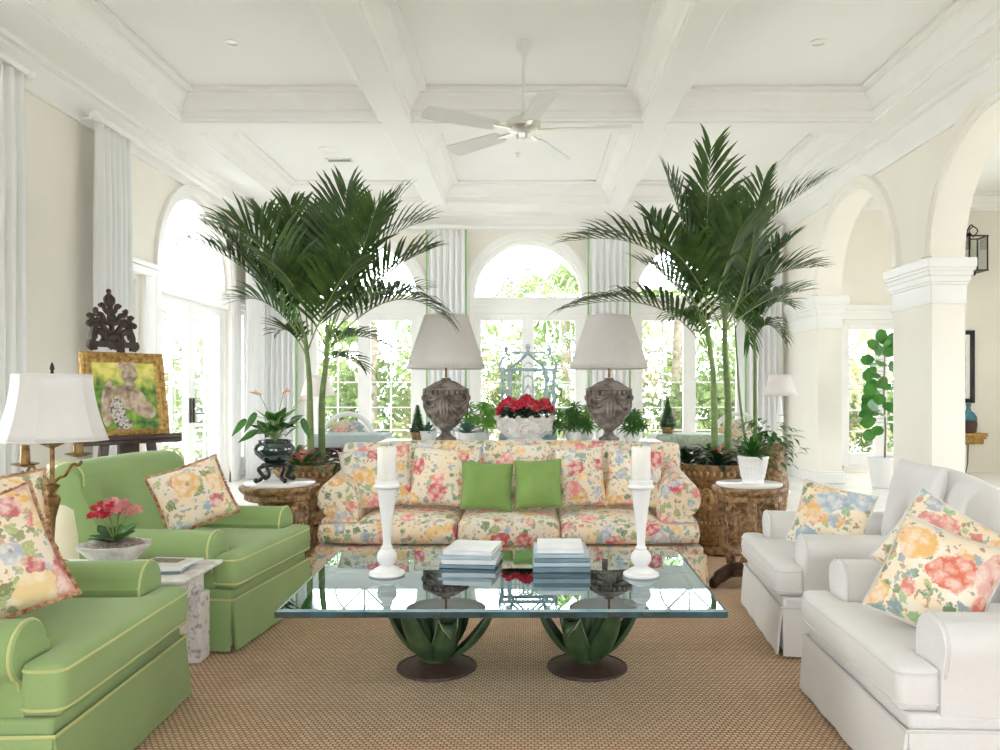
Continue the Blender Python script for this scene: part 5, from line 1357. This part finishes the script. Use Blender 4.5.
# red flowers in a white stone planter
fx = P(525,0,6.88).x; fy = 6.86
r0 = empty('flower_planter', (fx, fy, CZ), 0, 'white stone oval planter with scalloped rim, centred behind the sofa', 'planter')
mt = Matrix.Diagonal((1.0,.62,1,1)).to_3x3()
MB().lathe([(0,0),(.15,0),(.16,.015),(.14,.03),(.17,.05),(.215,.09),(.235,.14),(.24,.175),(.25,.185),(.252,.205),(.24,.207),(.225,.19),(0,.18)], 60, mod=lambda a, z: 1+.012*math.cos(a*10)*(z > .04), mt=mt).build('planter_body', 'palestone', r0, ang=60)
b = MB()
for i in range(14):
    a = 2*PI*i/14; b.ball((.246*math.cos(a), .246*.62*math.sin(a), .205), (.022,.018,.022), 8, 6)
b.build('scalloped_rim', 'palestone', r0)
for i in range(5):
    a = -PI/2+(i-2)*.55; MB().tube([(.236*math.cos(a+.18*math.cos(t)), .62*.242*math.sin(a+.18*math.cos(t)), .115+.04*math.sin(t)) for t in [2*PI*j/20 for j in range(20)]], .006, 6, closed=True).build('oval_relief', 'rustic', r0)
MB().lathe([(0,.18),(.222,.185),(.2,.20),(0,.21)], 32, mt=mt).build('soil', 'soil', r0)
r0 = empty('kalanchoe', (fx, fy, CZ+.20), 0, 'dense crimson flowering plant filling the white oval planter', 'flowering plant'); rr = random.Random(2)
b = MB()
for i in range(520):
    a = rr.uniform(0,2*PI); q = math.sqrt(rr.random()); c = V((.22*q*math.cos(a), .14*q*math.sin(a), rr.uniform(0,.085))); d = V((math.cos(a), math.sin(a), rr.uniform(-.3,.7))).normalized(); l = rr.uniform(.03,.06)
    b.blade([c, c+d*l*.5, c+d*l], [.005,.018,.003], V((0,0,1)), .2)
b.build('leaves', 'leafdark', r0, ang=180)
f1 = MB(); f2 = MB()
for i in range(760):
    a = rr.uniform(0,2*PI); q = rr.random()**.45; ca, sa = math.cos(a), math.sin(a)
    bump_ = .02*math.sin(ca*q*9+1)+.012*math.cos(sa*7)
    z = .06+.10*math.sqrt(max(0,1-q*q))+bump_+rr.uniform(-.01,.01)
    blossom(f2 if (rr.random() < .12 or (abs(ca*q-.1) < .15 and sa*q > .2)) else f1, (.245*q*ca, .155*q*sa, z), .018, rr)
f1.build('blossoms', 'red', r0, ang=180); f2.build('blossoms', 'coral', r0, ang=180)
# blue bird cage
gx, gy = P(528,0,7.18).x, 7.18
r0 = empty('bird_cage', (gx, gy, CZ), 0, 'pale blue metal bird cage shaped like a little temple, behind the red flowers', 'bird cage')
w, d, h = .25, .085, .62
b = MB(); b.bb(-w-.01,w+.01,-d-.01,d+.01,0,.05)
b.build('cage_base', 'bluemetal', r0, bevel=.004)
b = MB()
for sx_ in (-1,1):
    for x0 in (w-.02, w-.085):
        for sy_ in (-1,1): b.bb(sx_*x0-.014, sx_*x0+.014, sy_*d-.012, sy_*d+.012, .05, h)
b.bb(-w-.012,w+.012,-d-.014,-d+.014,h-.008,h+.018); b.bb(-w-.012,w+.012,d-.014,d+.014,h-.008,h+.018); b.bb(-w-.012,-w+.012,-d,d,h-.008,h+.018); b.bb(w-.012,w+.012,-d,d,h-.008,h+.018)
b.bb(-w,w,-d-.008,-d+.008,.33,.345)
b.build('cage_frame', 'bluemetal', r0, bevel=.003)
b = MB()
for i in range(9):
    x = -w+.1+i*(2*w-.2)/8
    for sy_ in (-1,1): b.tube([(x,sy_*d,.05),(x,sy_*d,h)], .003, 5)
for sx_ in (-1,1):
    for i in range(4): b.tube([(sx_*(w-.012-.02*i*.9), -d, .05), (sx_*(w-.012-.02*i*.9), -d, h)], .0028, 5)
for z in (.2,.47): b.tube([(-w,-d,z),(w,-d,z)], .003, 5); b.tube([(-w,d,z),(w,d,z)], .003, 5)
b.build('cage_wires', 'bluemetal', r0)
b = MB()
for s in (-1,1):
    for sy_ in (-1,1): b.tube([(s*.155,sy_*d,h+.01),(0,sy_*d,h+.155)], .010, 6)
    b.tube([(s*.19,-d,h+.01),(s*.15,-d,h+.16)], .004, 5)
    # corner scroll domes
    for sy_ in (-1,1):
        b.tube(spline([(s*(w+.005),sy_*d,h+.015),(s*(w-.0),sy_*d*.8,h+.07),(s*(w-.055),0,h+.15)], 5), .007, 6); b.tube(spline([(s*(w-.11),sy_*d,h+.015),(s*(w-.10),sy_*d*.8,h+.07),(s*(w-.055),0,h+.15)], 5), .007, 6)
    b.lathe([(0,0),(.018,.0),(.008,.02),(.018,.035),(.022,.05),(.012,.066),(0,.072)], 12, (s*(w-.055),0,h+.145))
    b.tube(spline([(s*.15,-d-.006,h+.08),(s*.135,-d-.006,h),(s*.145,-d-.006,h-.06),(s*.19,-d-.006,h-.10)], 5), .008, 6)
b.bb(-.155,.155,-.01,.01,h+.15,h+.163)
b.tube([(0,-d,h+.155),(0,d,h+.155)], .008, 6); b.lathe([(0,0),(.024,.0),(.010,.022),(.020,.04),(.026,.058),(.014,.078),(0,.085)], 12, (0,0,h+.155))
b.build('gabled_roof', 'bluemetal', r0)
b = MB(); b.bb(-.05,-.035,-d-.012,-d+.004,.05,h-.10); b.bb(.035,.05,-d-.012,-d+.004,.05,h-.10); b.bb(-.05,.05,-d-.01,-d,.16,.175); b.bb(-.05,.05,-d-.01,-d,.05,.14)
b.tube([(.043*math.cos(t), -d-.005, h-.10+.05*math.sin(t)) for t in [PI*i/12 for i in range(13)]], .007, 6); b.tube([(.035*math.cos(t), -d-.005, h+.03+.035*math.sin(t)) for t in [PI*i/12 for i in range(13)]], .005, 6)
for s in (-1,1): b.tube([(s*.036,-d-.005,h-.20),(0,-d-.005,h-.13)], .005, 6); b.tube([(s*.02,-d-.005,.17),(s*.02,-d-.005,h-.18)], .004, 6)
b.build('cage_door', 'bluemetal', r0)

# ---- leafy plants on the console
def fan_plant(x, y, z, label, m, sd, n=26, ln=.2, w=.018, pot=True, el=(15,85), droop=.25, name='potted_plant'):
    r0 = empty(name, (x, y, z), 0, label, 'plant'); rr = random.Random(sd)
    if pot: MB().lathe([(0,0),(.055,0),(.06,.005),(.075,.07),(.08,.078),(.07,.08),(.065,.06),(0,.06)], 24).build('pot', 'white', r0); MB().lathe([(0,.06),(.066,.062),(.064,.07),(0,.073)], 20).build('soil', 'soil', r0)
    b = MB(); rosette(b, (0,0,.06 if pot else 0), n, ln, w, el[0], el[1], rr, droop); b.build('leaves', m, r0, ang=180); return r0
def palmate(x, y, z, label, m, sd, k=12, ln=.2, lf=.09):
    """stalks each ending in a fan of fingers"""
    r0 = empty('potted_plant', (x, y, z), 0, label, 'plant'); rr = random.Random(sd)
    MB().lathe([(0,0),(.055,0),(.06,.005),(.075,.07),(.08,.078),(.07,.08),(.065,.06),(0,.06)], 24).build('pot', 'white', r0); MB().lathe([(0,.06),(.066,.062),(.064,.07),(0,.073)], 20).build('soil', 'soil', r0)
    b = MB(); s = MB()
    for i in range(k):
        a = i*2.4+rr.uniform(-.3,.3); el = R(rr.uniform(15,85)); l = ln*rr.uniform(.5,1.1); d = V((math.cos(a)*math.cos(el), math.sin(a)*math.cos(el)*.7, math.sin(el)))
        p = V((0,0,.065))+d*l; s.tube([(0,0,.065), V((0,0,.07))+d*l*.5, p], .0025, 4)
        nr = (V((0,-.75,.55))+d*.35).normalized(); u = nr.orthogonal().normalized(); v = nr.cross(u)
        for j in range(9):
            t = 2*PI*j/9+rr.uniform(-.1,.1); q = u*math.cos(t)+v*math.sin(t); L = lf*rr.uniform(.8,1.15)
            b.blade([p, p+q*L*.5+nr*.008, p+q*L-nr*.012], [.003,.010,.001], nr, .3)
    b.build('leaves', m, r0, ang=180); s.build('stalks', 'stem', r0)
palmate(P(482,0,7.02).x, 7.05, CZ, 'bright green finger-leaved plant between the left urn lamp and the red flowers', 'leafbright', 21, 16, .25)
palmate(P(574,0,6.95).x, 7.0, CZ, 'green finger-leaved plant between the red flowers and the right urn lamp', 'leaf', 22, 16, .22)
palmate(P(633,0,6.95).x, 6.98, CZ, 'green finger-leaved plant just right of the right urn lamp', 'leaf', 23, 12, .17)
palmate(P(585,0,7.20).x, 7.2, CZ, 'pale bright green plant behind the right urn lamp', 'leafbright', 24, 12, .26)
fan_plant(P(467,0,6.78).x, 6.80, CZ, 'blue-green strappy plant beside the left urn lamp foot', 'leafblue', 25, 30, .17, .014)
fan_plant(P(425,0,6.90).x, 7.12, CZ, 'pale silver-green plant left of the left urn lamp', 'leafblue', 26, 24, .13, .013)
def topiary(x, y, z, label, h=.22, r_=.075):
    r0 = empty('cone_topiary', (x, y, z), 0, label, 'topiary', 'cone topiaries'); rr = random.Random(4)
    MB().lathe([(0,0),(.05,0),(.052,.005),(.062,.06),(.066,.065),(.058,.067),(.055,.055),(0,.055)], 24).build('pot', 'gilt', r0)
    MB().lathe([(0,.055),(r_*.85,.06),(r_*.9,.075),(r_*.05,.06+h),(0,.06+h+.005)], 20).build('cone_core', 'leafdark', r0)
    b = MB()
    for i in range(650):
        t = rr.random()**1.3; a = rr.uniform(0,2*PI); q = r_*(1-t)*.93+.004; c = V((q*math.cos(a), q*math.sin(a), .062+h*t)); d = V((math.cos(a), math.sin(a), rr.uniform(.1,1.2))).normalized()
        b.blade([c, c+d*.008, c+d*.016], [.002,.006,.001], V((0,0,1)), .2)
    b.build('clipped_leaves', 'leaf', r0, ang=180)
YQ = 7.75
# ---- dark chests with upholstered tops and round-backed chairs behind
def chest(x, y, label, top, lab):
    r0 = empty('low_chest', (x, y, RZ), 0, label, 'chest')
    MB().bb(-.33,.33,-.22,.22,.05,.76).build('chest_body', 'darkwood', r0, bevel=.008)
    for i in range(3): MB().bb(-.30,.30,-.232,-.22,.09+.22*i,.28+.22*i).build('drawer', 'darkwood', r0, bevel=.004)
    for sx_ in (-1,1):
        for sy_ in (-1,1): MB().lathe([(.02,0),(.03,.02),(.025,.05)], 12, (sx_*.28, sy_*.17, 0)).build('foot', 'darkwood', r0)
    c = MB(); m2 = pad([(-.35,-.24),(-.35,.24),(.35,.24),(.35,-.24)], .762, .885, .03, .006, name='padded_top', m=top, parent=r0, cr=.03)
    return r0
chest(P(688,0,7.72).x, 7.72, 'dark wooden chest with pale green top, behind the right planter', 'mintfab', '')
chest(P(352,0,7.72).x, 7.72, 'dark wooden chest with pale blue top, behind the left planter', 'bluefab', '')
topiary(P(668,0,7.62).x, 7.64, RZ+.892, 'small cone topiary standing on the pale green topped chest', .26, .082)
topiary(P(420,0,7.10).x-.03, 7.16, CZ, 'small cone topiary on the console left of the left urn lamp', .24, .07)
def round_chair(x, y, rz, label):
    r0 = empty('dining_chair', (x, y, .001), rz, label, 'chair', None)
    pad([(-.25,-.24),(-.25,.24),(.25,.24),(.25,-.24)], .42, .50, .03, .012, name='seat', m='chintz2', parent=r0)
    MB().bb(-.25,.25,-.23,.23,.36,.42).build('seat_rail', 'white', r0, bevel=.008)
    for sx_ in (-1,1):
        for sy_ in (-1,1): MB().lathe([(.014,0),(.018,.02),(.024,.30),(.028,.37)], 14, (sx_*.22, sy_*.20, 0)).build('leg', 'white', r0)
    pts = [(.27*math.cos(t)*1.0, .25+.03, .78+.30*math.sin(t)) for t in [R(-35)+R(250)*i/36 for i in range(37)]]
    MB().tube([(.20,.25,.40)]+pts+[(-.20,.25,.40)], .024, 10).build('back_frame', 'white', r0)
    L = []; vs = []
    c = MB()
    mt = Matrix(((1,0,0),(0,0,-1),(0,1,0)))
    c.lathe([(0,-.02),(.20,-.018),(.225,0),(.20,.018),(0,.022)], 36, (0,.275,.80), mt=mt); c.build('back_pad', 'chintz2', r0)
    return r0
round_chair(P(352,0,8.25).x, 8.35, R(180), 'white round-backed dining chair with floral pad behind the blue-topped chest')
round_chair(P(735,0,8.25).x, 8.42, R(180), 'white round-backed dining chair with floral pad behind the right palm trunks')
# ---- slim floor lamps
def floor_lamp(x, y, label, sh='shade2'):
    r0 = empty('floor_lamp', (x, y, .001), 0, label, 'floor lamp', 'slim floor lamps')
    MB().lathe([(0,0),(.13,0),(.135,.02),(.12,.035),(.06,.05),(.035,.08),(.025,.14),(.04,.20),(.045,.26),(.028,.34),(.022,.40),(.034,.46),(.040,.60),(.034,.72),(.022,.80),(.026,.84),(.040,.92),(.042,.98),(.028,1.08),(.022,1.13),(.032,1.16),(.020,1.20),(.012,1.24),(.012,1.27)], 28).build('turned_post', 'white', r0)
    s = MB().lathe([(.215-.085*t, 1.25+.27*t) for t in [i/4 for i in range(5)]], 200, cap=False, mod=lambda a, z: 1+.006*math.cos(a*50)).build('lamp_shade', sh, r0, solid=.002, ang=180)
    MB().tube([(-.13,0,1.51),(.13,0,1.51)], .003, 5).tube([(0,0,1.26),(0,0,1.53)], .004, 5).build('shade_frame', 'bronze', s)
floor_lamp(P(780,0,10.3).x, 10.3, 'slim white floor lamp with pleated shade by the right arcade pier')
floor_lamp(P(318,0,10.3).x, 10.3, 'slim white floor lamp standing behind the left palm trunks')
# leafy plant around the lamp at right
r0 = empty('trailing_plant', (P(768,0,7.45).x, 7.45, .001), 0, 'green plant in a gilded pot beside the slim right floor lamp', 'plant')
MB().lathe([(0,0),(.12,0),(.13,.02),(.17,.25),(.19,.45),(.16,.60),(.14,.72),(.17,.80),(.16,.82),(.13,.80),(0,.78)], 32, mod=lambda a, z: 1+.03*math.cos(a*10)*(z > .1)).build('pot', 'gilt', r0)
b = MB(); rr = random.Random(31)
for i in range(150):
    a = rr.uniform(0,2*PI); l = rr.uniform(.06,.26); el = rr.uniform(-.9,1.4); c = V((.04*math.cos(a), .04*math.sin(a), .80))+V((math.cos(a)*math.cos(el), math.sin(a)*math.cos(el), math.sin(el)*1.1))*l
    d = V((math.cos(a), math.sin(a), rr.uniform(-.8,.4))).normalized(); L_ = rr.uniform(.07,.12); b.blade([c, c+d*L_*.5, c+d*L_+V((0,0,-.02))], [.005,.024,.002], V((0,0,1)), .25)
b.build('leaves', 'leaf', r0, ang=180)

# ================================================================ GALLERY
r0 = empty('fig_pot', (4.86, 10.9, .001), 0, 'tall white pot of the fiddle-leaf fig beyond the arcade', 'plant pot')
MB().lathe([(0,0),(.15,0),(.16,.02),(.20,.30),(.215,.37),(.225,.39),(.22,.42),(.20,.42),(.19,.37),(0,.36)], 36).build('pot_body', 'white', r0)
MB().lathe([(0,.36),(.192,.37),(.19,.39),(0,.395)], 24).build('soil', 'soil', r0)
r0 = empty('fiddle_leaf_fig', (4.86, 10.9, .385), 0, 'fiddle-leaf fig with large rounded leaves seen through the far arch', 'plant'); rr = random.Random(8)
MB().tube([(0,0,0),(.01,0,.3),(-.01,0,.7),(.0,0,1.22)], [.012,.011,.010,.006], 8).build('stem', 'bark', r0)
b = MB()
for i in range(60):
    z = .30+.98*i/59; a = i*2.4+.5; ca, sa = math.cos(a), math.sin(a); top = z > 1.1
    l = rr.uniform(.15,.20)*(.8 if top else 1); el = rr.uniform(.3,1.2) if top else rr.uniform(-1.1,.35); q = .05 if top else .10
    c = V((ca*q, sa*q, z)); d = V((ca*math.cos(el), sa*math.cos(el), math.sin(el)))
    b.tube([(0,0,z), c], .004, 4)
    nr = V((ca*.5+rr.uniform(-.4,.4), -1+sa*.3, rr.uniform(.1,.8)))
    pts = [c, c+d*l*.14, c+d*l*.40, c+d*l*.78, c+d*l]
    b.blade(pts, [.006,.045,.068,.066,.014], nr, .14)
b.build('leaves', 'figleaf', r0, ang=180, sub=1); r0.scale = (1.24,)*3
# picture on the gallery end wall
def kscaled(*a):
    o = empty(*a); o.scale = (KS,KS,KS); return o
r0 = kscaled('framed_picture', (5.03*KS, YB-.002, HCAM+(1.60-HCAM)*KS), 0, 'black-framed picture on the wall beyond the near arch', 'picture')
b = MB(); w, h = .26, .43; L = []
for dd, yy in ((0,0),(0,-.03),(.015,-.034),(.05,-.02),(.05,0)): L.append([V((-w+dd, yy, -h+dd)), V((w-dd, yy, -h+dd)), V((w-dd, yy, h-dd)), V((-w+dd, yy, h-dd))])
b.rings(L, cap=False); b.build('picture_frame', 'black', r0, ang=20)
MB().bb(-w+.045,w-.045,-.012,-.006,-h+.045,h-.045).build('mat_board', 'white', r0, smooth=False)
MB().bb(-w+.10,w-.10,-.0145,-.012,-h+.11,h-.11).build('print', noisy('faded_garden_print', (.30,.36,.20), (.74,.72,.52), 16, .4), r0, smooth=False)
# gilded bracket shelf and vase
r0 = kscaled('wall_bracket', (5.09*KS, YB-.002, HCAM+(.66-HCAM)*KS), 0, 'small gilded bracket shelf on the wall under the black-framed picture', 'shelf')
MB().bb(-.26,.26,-.20,0,.12,.16).bb(-.25,.25,-.19,0,.09,.12).build('shelf_board', 'gold', r0, bevel=.006)
MB().bb(-.23,.23,-.17,0,.03,.09).build('shelf_frieze', 'gold', r0, bevel=.01)
MB().tube([(.13,-.012,.03),(.12,-.02,-.2),(.07,-.012,-.48)], .006, 6).build('cord', 'black', r0)
r0 = kscaled('vase', (5.17*KS, YB-.15, HCAM+(.821-HCAM)*KS), 0, 'teal and brown glazed vase on the gilded wall bracket', 'vase')
MB().lathe([(0,0),(.07,0),(.085,.02),(.095,.10),(.09,.15)], 28).build('vase_base', 'darkwood', r0)
MB().lathe([(.09,.15),(.088,.19),(.06,.235),(.03,.26),(.022,.30),(.03,.34),(.024,.345),(0,.34)], 28).build('vase_neck', noisy('teal_glaze', (.03,.15,.19), (.08,.28,.33), 9, .2), r0)
# lantern
r0 = kscaled('wall_lantern', (5.20*KS, 9.34*KS, HCAM+(0-HCAM)*KS), 0, 'glass and metal lantern on the gallery wall above the black-framed picture', 'lantern')
g = lambda py: HCAM-(py-392)/FOC*9.34
ww, z0, z1 = .105, g(272), g(237)
b = MB()
for sx_ in (-1,1):
    for sy_ in (-1,1): b.bb(sx_*ww-.006, sx_*ww+.006, sy_*ww-.006, sy_*ww+.006, z0, z1)
for z in (z0, z1-.012): 
    for s in (-1,1): b.bb(-ww-.012,ww+.012,s*ww-.008,s*ww+.008,z,z+.014); b.bb(s*ww-.008,s*ww+.008,-ww-.012,ww+.012,z,z+.014)
b.bb(-ww,ww,-ww,ww,z0,z0+.006); b.build('lantern_frame', 'iron', r0)
MB().tube(spline([(.0,0,z1),(-.05,0,z1+.07),(0,0,z1+.12),(.05,0,z1+.07),(0,0,z1)], 6), .007, 6).tube(spline([(0,0,z1+.12),(0,.05,z1+.15),(0,.13,z1+.10),(0,.158,z1+.02)], 5), .008, 6).bb(-.05,.05,.147,.158,z1-.12,z1+.08).build('hanger', 'iron', r0)
MB().lathe([(0,0),(.02,.0),(.03,-.02),(.02,-.04),(0,-.045)], 12, (0,0,z0)).build('finial', 'iron', r0)
b = MB()
for s in (-1,1): b.bb(-ww+.006,ww-.006,s*ww-.001,s*ww+.001,z0+.014,z1-.012); b.bb(s*ww-.001,s*ww+.001,-ww+.006,ww-.006,z0+.014,z1-.012)
b.build('lantern_glass', 'pane', r0, smooth=False)
MB().lathe([(0,0),(.02,0),(.02,.09),(0,.092)], 14, (0,0,z0+.014)).build('candle', 'candle', r0)

# ================================================================ GARDEN
tag(MB().bb(-30,32,YB+3.2,40,-.35,-.20).bb(-30,XL-2.6,-14,YB+3.2,-.35,-.20).bb(GX+2.6,32,-14,YB+3.2,-.35,-.20).bb(-30,32,-30,-8,-.35,-.2).build('lawn_ground', 'lawn', smooth=False), kind='structure')
tag(MB().bb(XL-2.6,GX+2.6,-8,YB+3.2,-.34,-.13).build('terrace_ground', 'terrace', smooth=False), kind='structure')
def shrub_mesh(name, sd, m, n, leaf=.11, sh=(1,1,1)):
    b = MB(); rr = random.Random(sd)
    cl = [(V((rr.uniform(-.6,.6), rr.uniform(-.6,.6), rr.uniform(.3,1.5))), rr.uniform(.35,.6)) for _ in range(9)]
    for i in range(n):
        c0, r_ = cl[i % 9]; d = V((rr.gauss(0,1), rr.gauss(0,1), rr.gauss(0,1))).normalized(); c = c0+d*r_*rr.uniform(.75,1.05); q = (d+V((rr.uniform(-.6,.6), rr.uniform(-.6,.6), rr.uniform(-.6,.4)))).normalized(); l = leaf*rr.uniform(.6,1.3)
        b.blade([c, c+q*l*.5, c+q*l], [l*.08, l*.26, l*.02], d, .2)
    return b
protos = []
for i, (m, sd) in enumerate((('outleaf', 41), ('outleaf2', 42), ('outleaf', 43))):
    o = shrub_mesh('garden_shrub', sd, m, 1700).build('foliage', m, None, ang=180, smooth=False); protos.append(o)
spots = []
rr = random.Random(77)
for i in range(12): spots.append((-6.4+i*1.25+rr.uniform(-.1,.1), YB+3.6+(i % 2)*2.1+rr.uniform(0,.4), rr.uniform(1.35,1.75)))
for i in range(9): spots.append((XL-3.6-rr.uniform(0,1.6), 8.6+i*1.15, rr.uniform(1.0,1.5)))
for i in range(4): spots.append((5.0+i*1.1, YB+3.6+rr.uniform(0,1), rr.uniform(1.1,1.5)))
used = [False]*3
def where(x, y):
    if x < XL-2: return 'outside the left glass doors'
    if x > 4.6: return 'outside the gallery end window'
    return 'outside the %s back window' % ('left' if x < -1.3 else 'middle' if x < 1.3 else 'right')
for i, (x, y, s) in enumerate(spots):
    k = i % 3; r0 = empty('garden_shrub', (x, y, -.2), rr.uniform(0,6), '%s shrub in the garden %s' % ('yellow-green leafy' if k == 1 else 'green leafy', where(x, y)), 'shrub', 'garden shrubs, %s, %s' % ('yellow-green' if k == 1 else 'green', where(x, y)))
    r0.scale = (s, s, s*rr.uniform(1.0,1.25))
    if not used[k]: o = protos[k]; used[k] = True
    else: o = protos[k].copy(); COL.objects.link(o)
    o.parent = r0
# garden palms
def gpalm(x, y, h, label, sd, first=[None]):
    if first[0] is None:
        r0 = empty('garden_palm', (x, y, -.2), 0, label, 'palm tree'); rr_ = random.Random(3); first[0] = r0
        MB().tube([(0,0,0),(.05,0,1.3),(0,0,2.6)], [.12,.09,.08], 10).build('trunk', 'bark', r0)
        for i in range(11):
            a = i*2.4; el = rr_.uniform(.1,1.2); t = V((math.cos(a)*1.5*math.cos(el*.6), math.sin(a)*1.5*math.cos(el*.6), 2.6+.9*el-.5)); c = V((math.cos(a)*.7, math.sin(a)*.7, 3.4))
            frond((0,0,2.6), t, c, n=20, ll=.5, lw=.03, rr=rr_, droop=.5, rad=.015).build('frond', ['outleaf','stem'], r0, ang=180)
    else:
        r0 = copy_tree(first[0]); r0.location = (x, y, -.2); r0['label'] = label; r0.rotation_euler = (0,0,sd)
    r0.scale = (h,h,h)
gpalm(.75, YB+3.4, 1.2, 'palm tree standing outside the middle back window', 1)
gpalm(-3.2, YB+3.6, 1.1, 'palm tree standing outside the left back window', 2)
gpalm(3.1, YB+3.6, 1.15, 'palm tree standing outside the right back window', 3.3)
gpalm(XL-3.4, 13.4, 1.2, 'palm tree standing outside the left glass doors', 4)
# ================================================================ OUTSIDE, LIGHT, CAMERA
W = bpy.data.worlds.new('sky'); bpy.context.scene.world = W; W.use_nodes = True
nt = W.node_tree; bg = nt.nodes['Background']
bg.inputs[0].default_value = (.90,.935,1,1); bg.inputs[1].default_value = 15.5
sun = bpy.data.lights.new('sun', 'SUN'); sun.energy = 12; sun.angle = R(3); sun.color = (1,.97,.94)
so = bpy.data.objects.new('sun', sun); COL.objects.link(so); so.rotation_euler = V((.22,-.33,-.92)).to_track_quat('-Z','Y').to_euler(); so['kind'] = 'helper'
def portal(loc, rot, sx, sy):
    l = bpy.data.lights.new('window_light_portal', 'AREA'); l.shape = 'RECTANGLE'; l.size = sx; l.size_y = sy; l.cycles.is_portal = True
    o = bpy.data.objects.new('window_light_portal', l); COL.objects.link(o); o.location = loc; o.rotation_euler = rot; o['kind'] = 'helper'
for c, w, zb, zs, ar in BACK: portal((c*KS, YB+.35, 1.9), (R(-90),0,0), w*KS, 3.8)
for c, w, zb, zs, ar in LEFT: portal((XL-.35, c*KS, 1.9), (0,R(-90),0), 3.8, w*KS)
for c in (-1.45,1.45): portal((c*KS, YF-.35, 1.9), (R(90),0,0), 2.1, 3.8)
for c in (7.3,4.9,2.5): portal((GX+.35, c*KS, 1.9), (0,R(90),0), 3.8, 2.05)
portal((4.22*KS, YB+.35, 1.3), (R(-90),0,0), 1.4, 2.5)
cam = bpy.data.cameras.new('camera'); co_ = bpy.data.objects.new('camera', cam); COL.objects.link(co_)
co_.location = (0,0,HCAM); co_.rotation_euler = (R(90),0,0)
cam.sensor_width = 36; cam.lens = 36*FOC/1000; cam.shift_x = -.028; cam.shift_y = .017; cam.clip_start = .05; cam.clip_end = 500
sc = bpy.context.scene; sc.camera = co_
sc.view_settings.view_transform = 'Standard'; sc.view_settings.look = 'None'; sc.view_settings.gamma = 1; sc.view_settings.use_curve_mapping = False
sc.view_settings.exposure = 0.0
sc.cycles.max_bounces = 12; sc.cycles.diffuse_bounces = 8; sc.cycles.glossy_bounces = 4; sc.cycles.transparent_max_bounces = 16; sc.cycles.transmission_bounces = 6
sc.cycles.caustics_reflective = False; sc.cycles.caustics_refractive = False; sc.cycles.sample_clamp_indirect = 8
sc.cycles.use_denoising = True
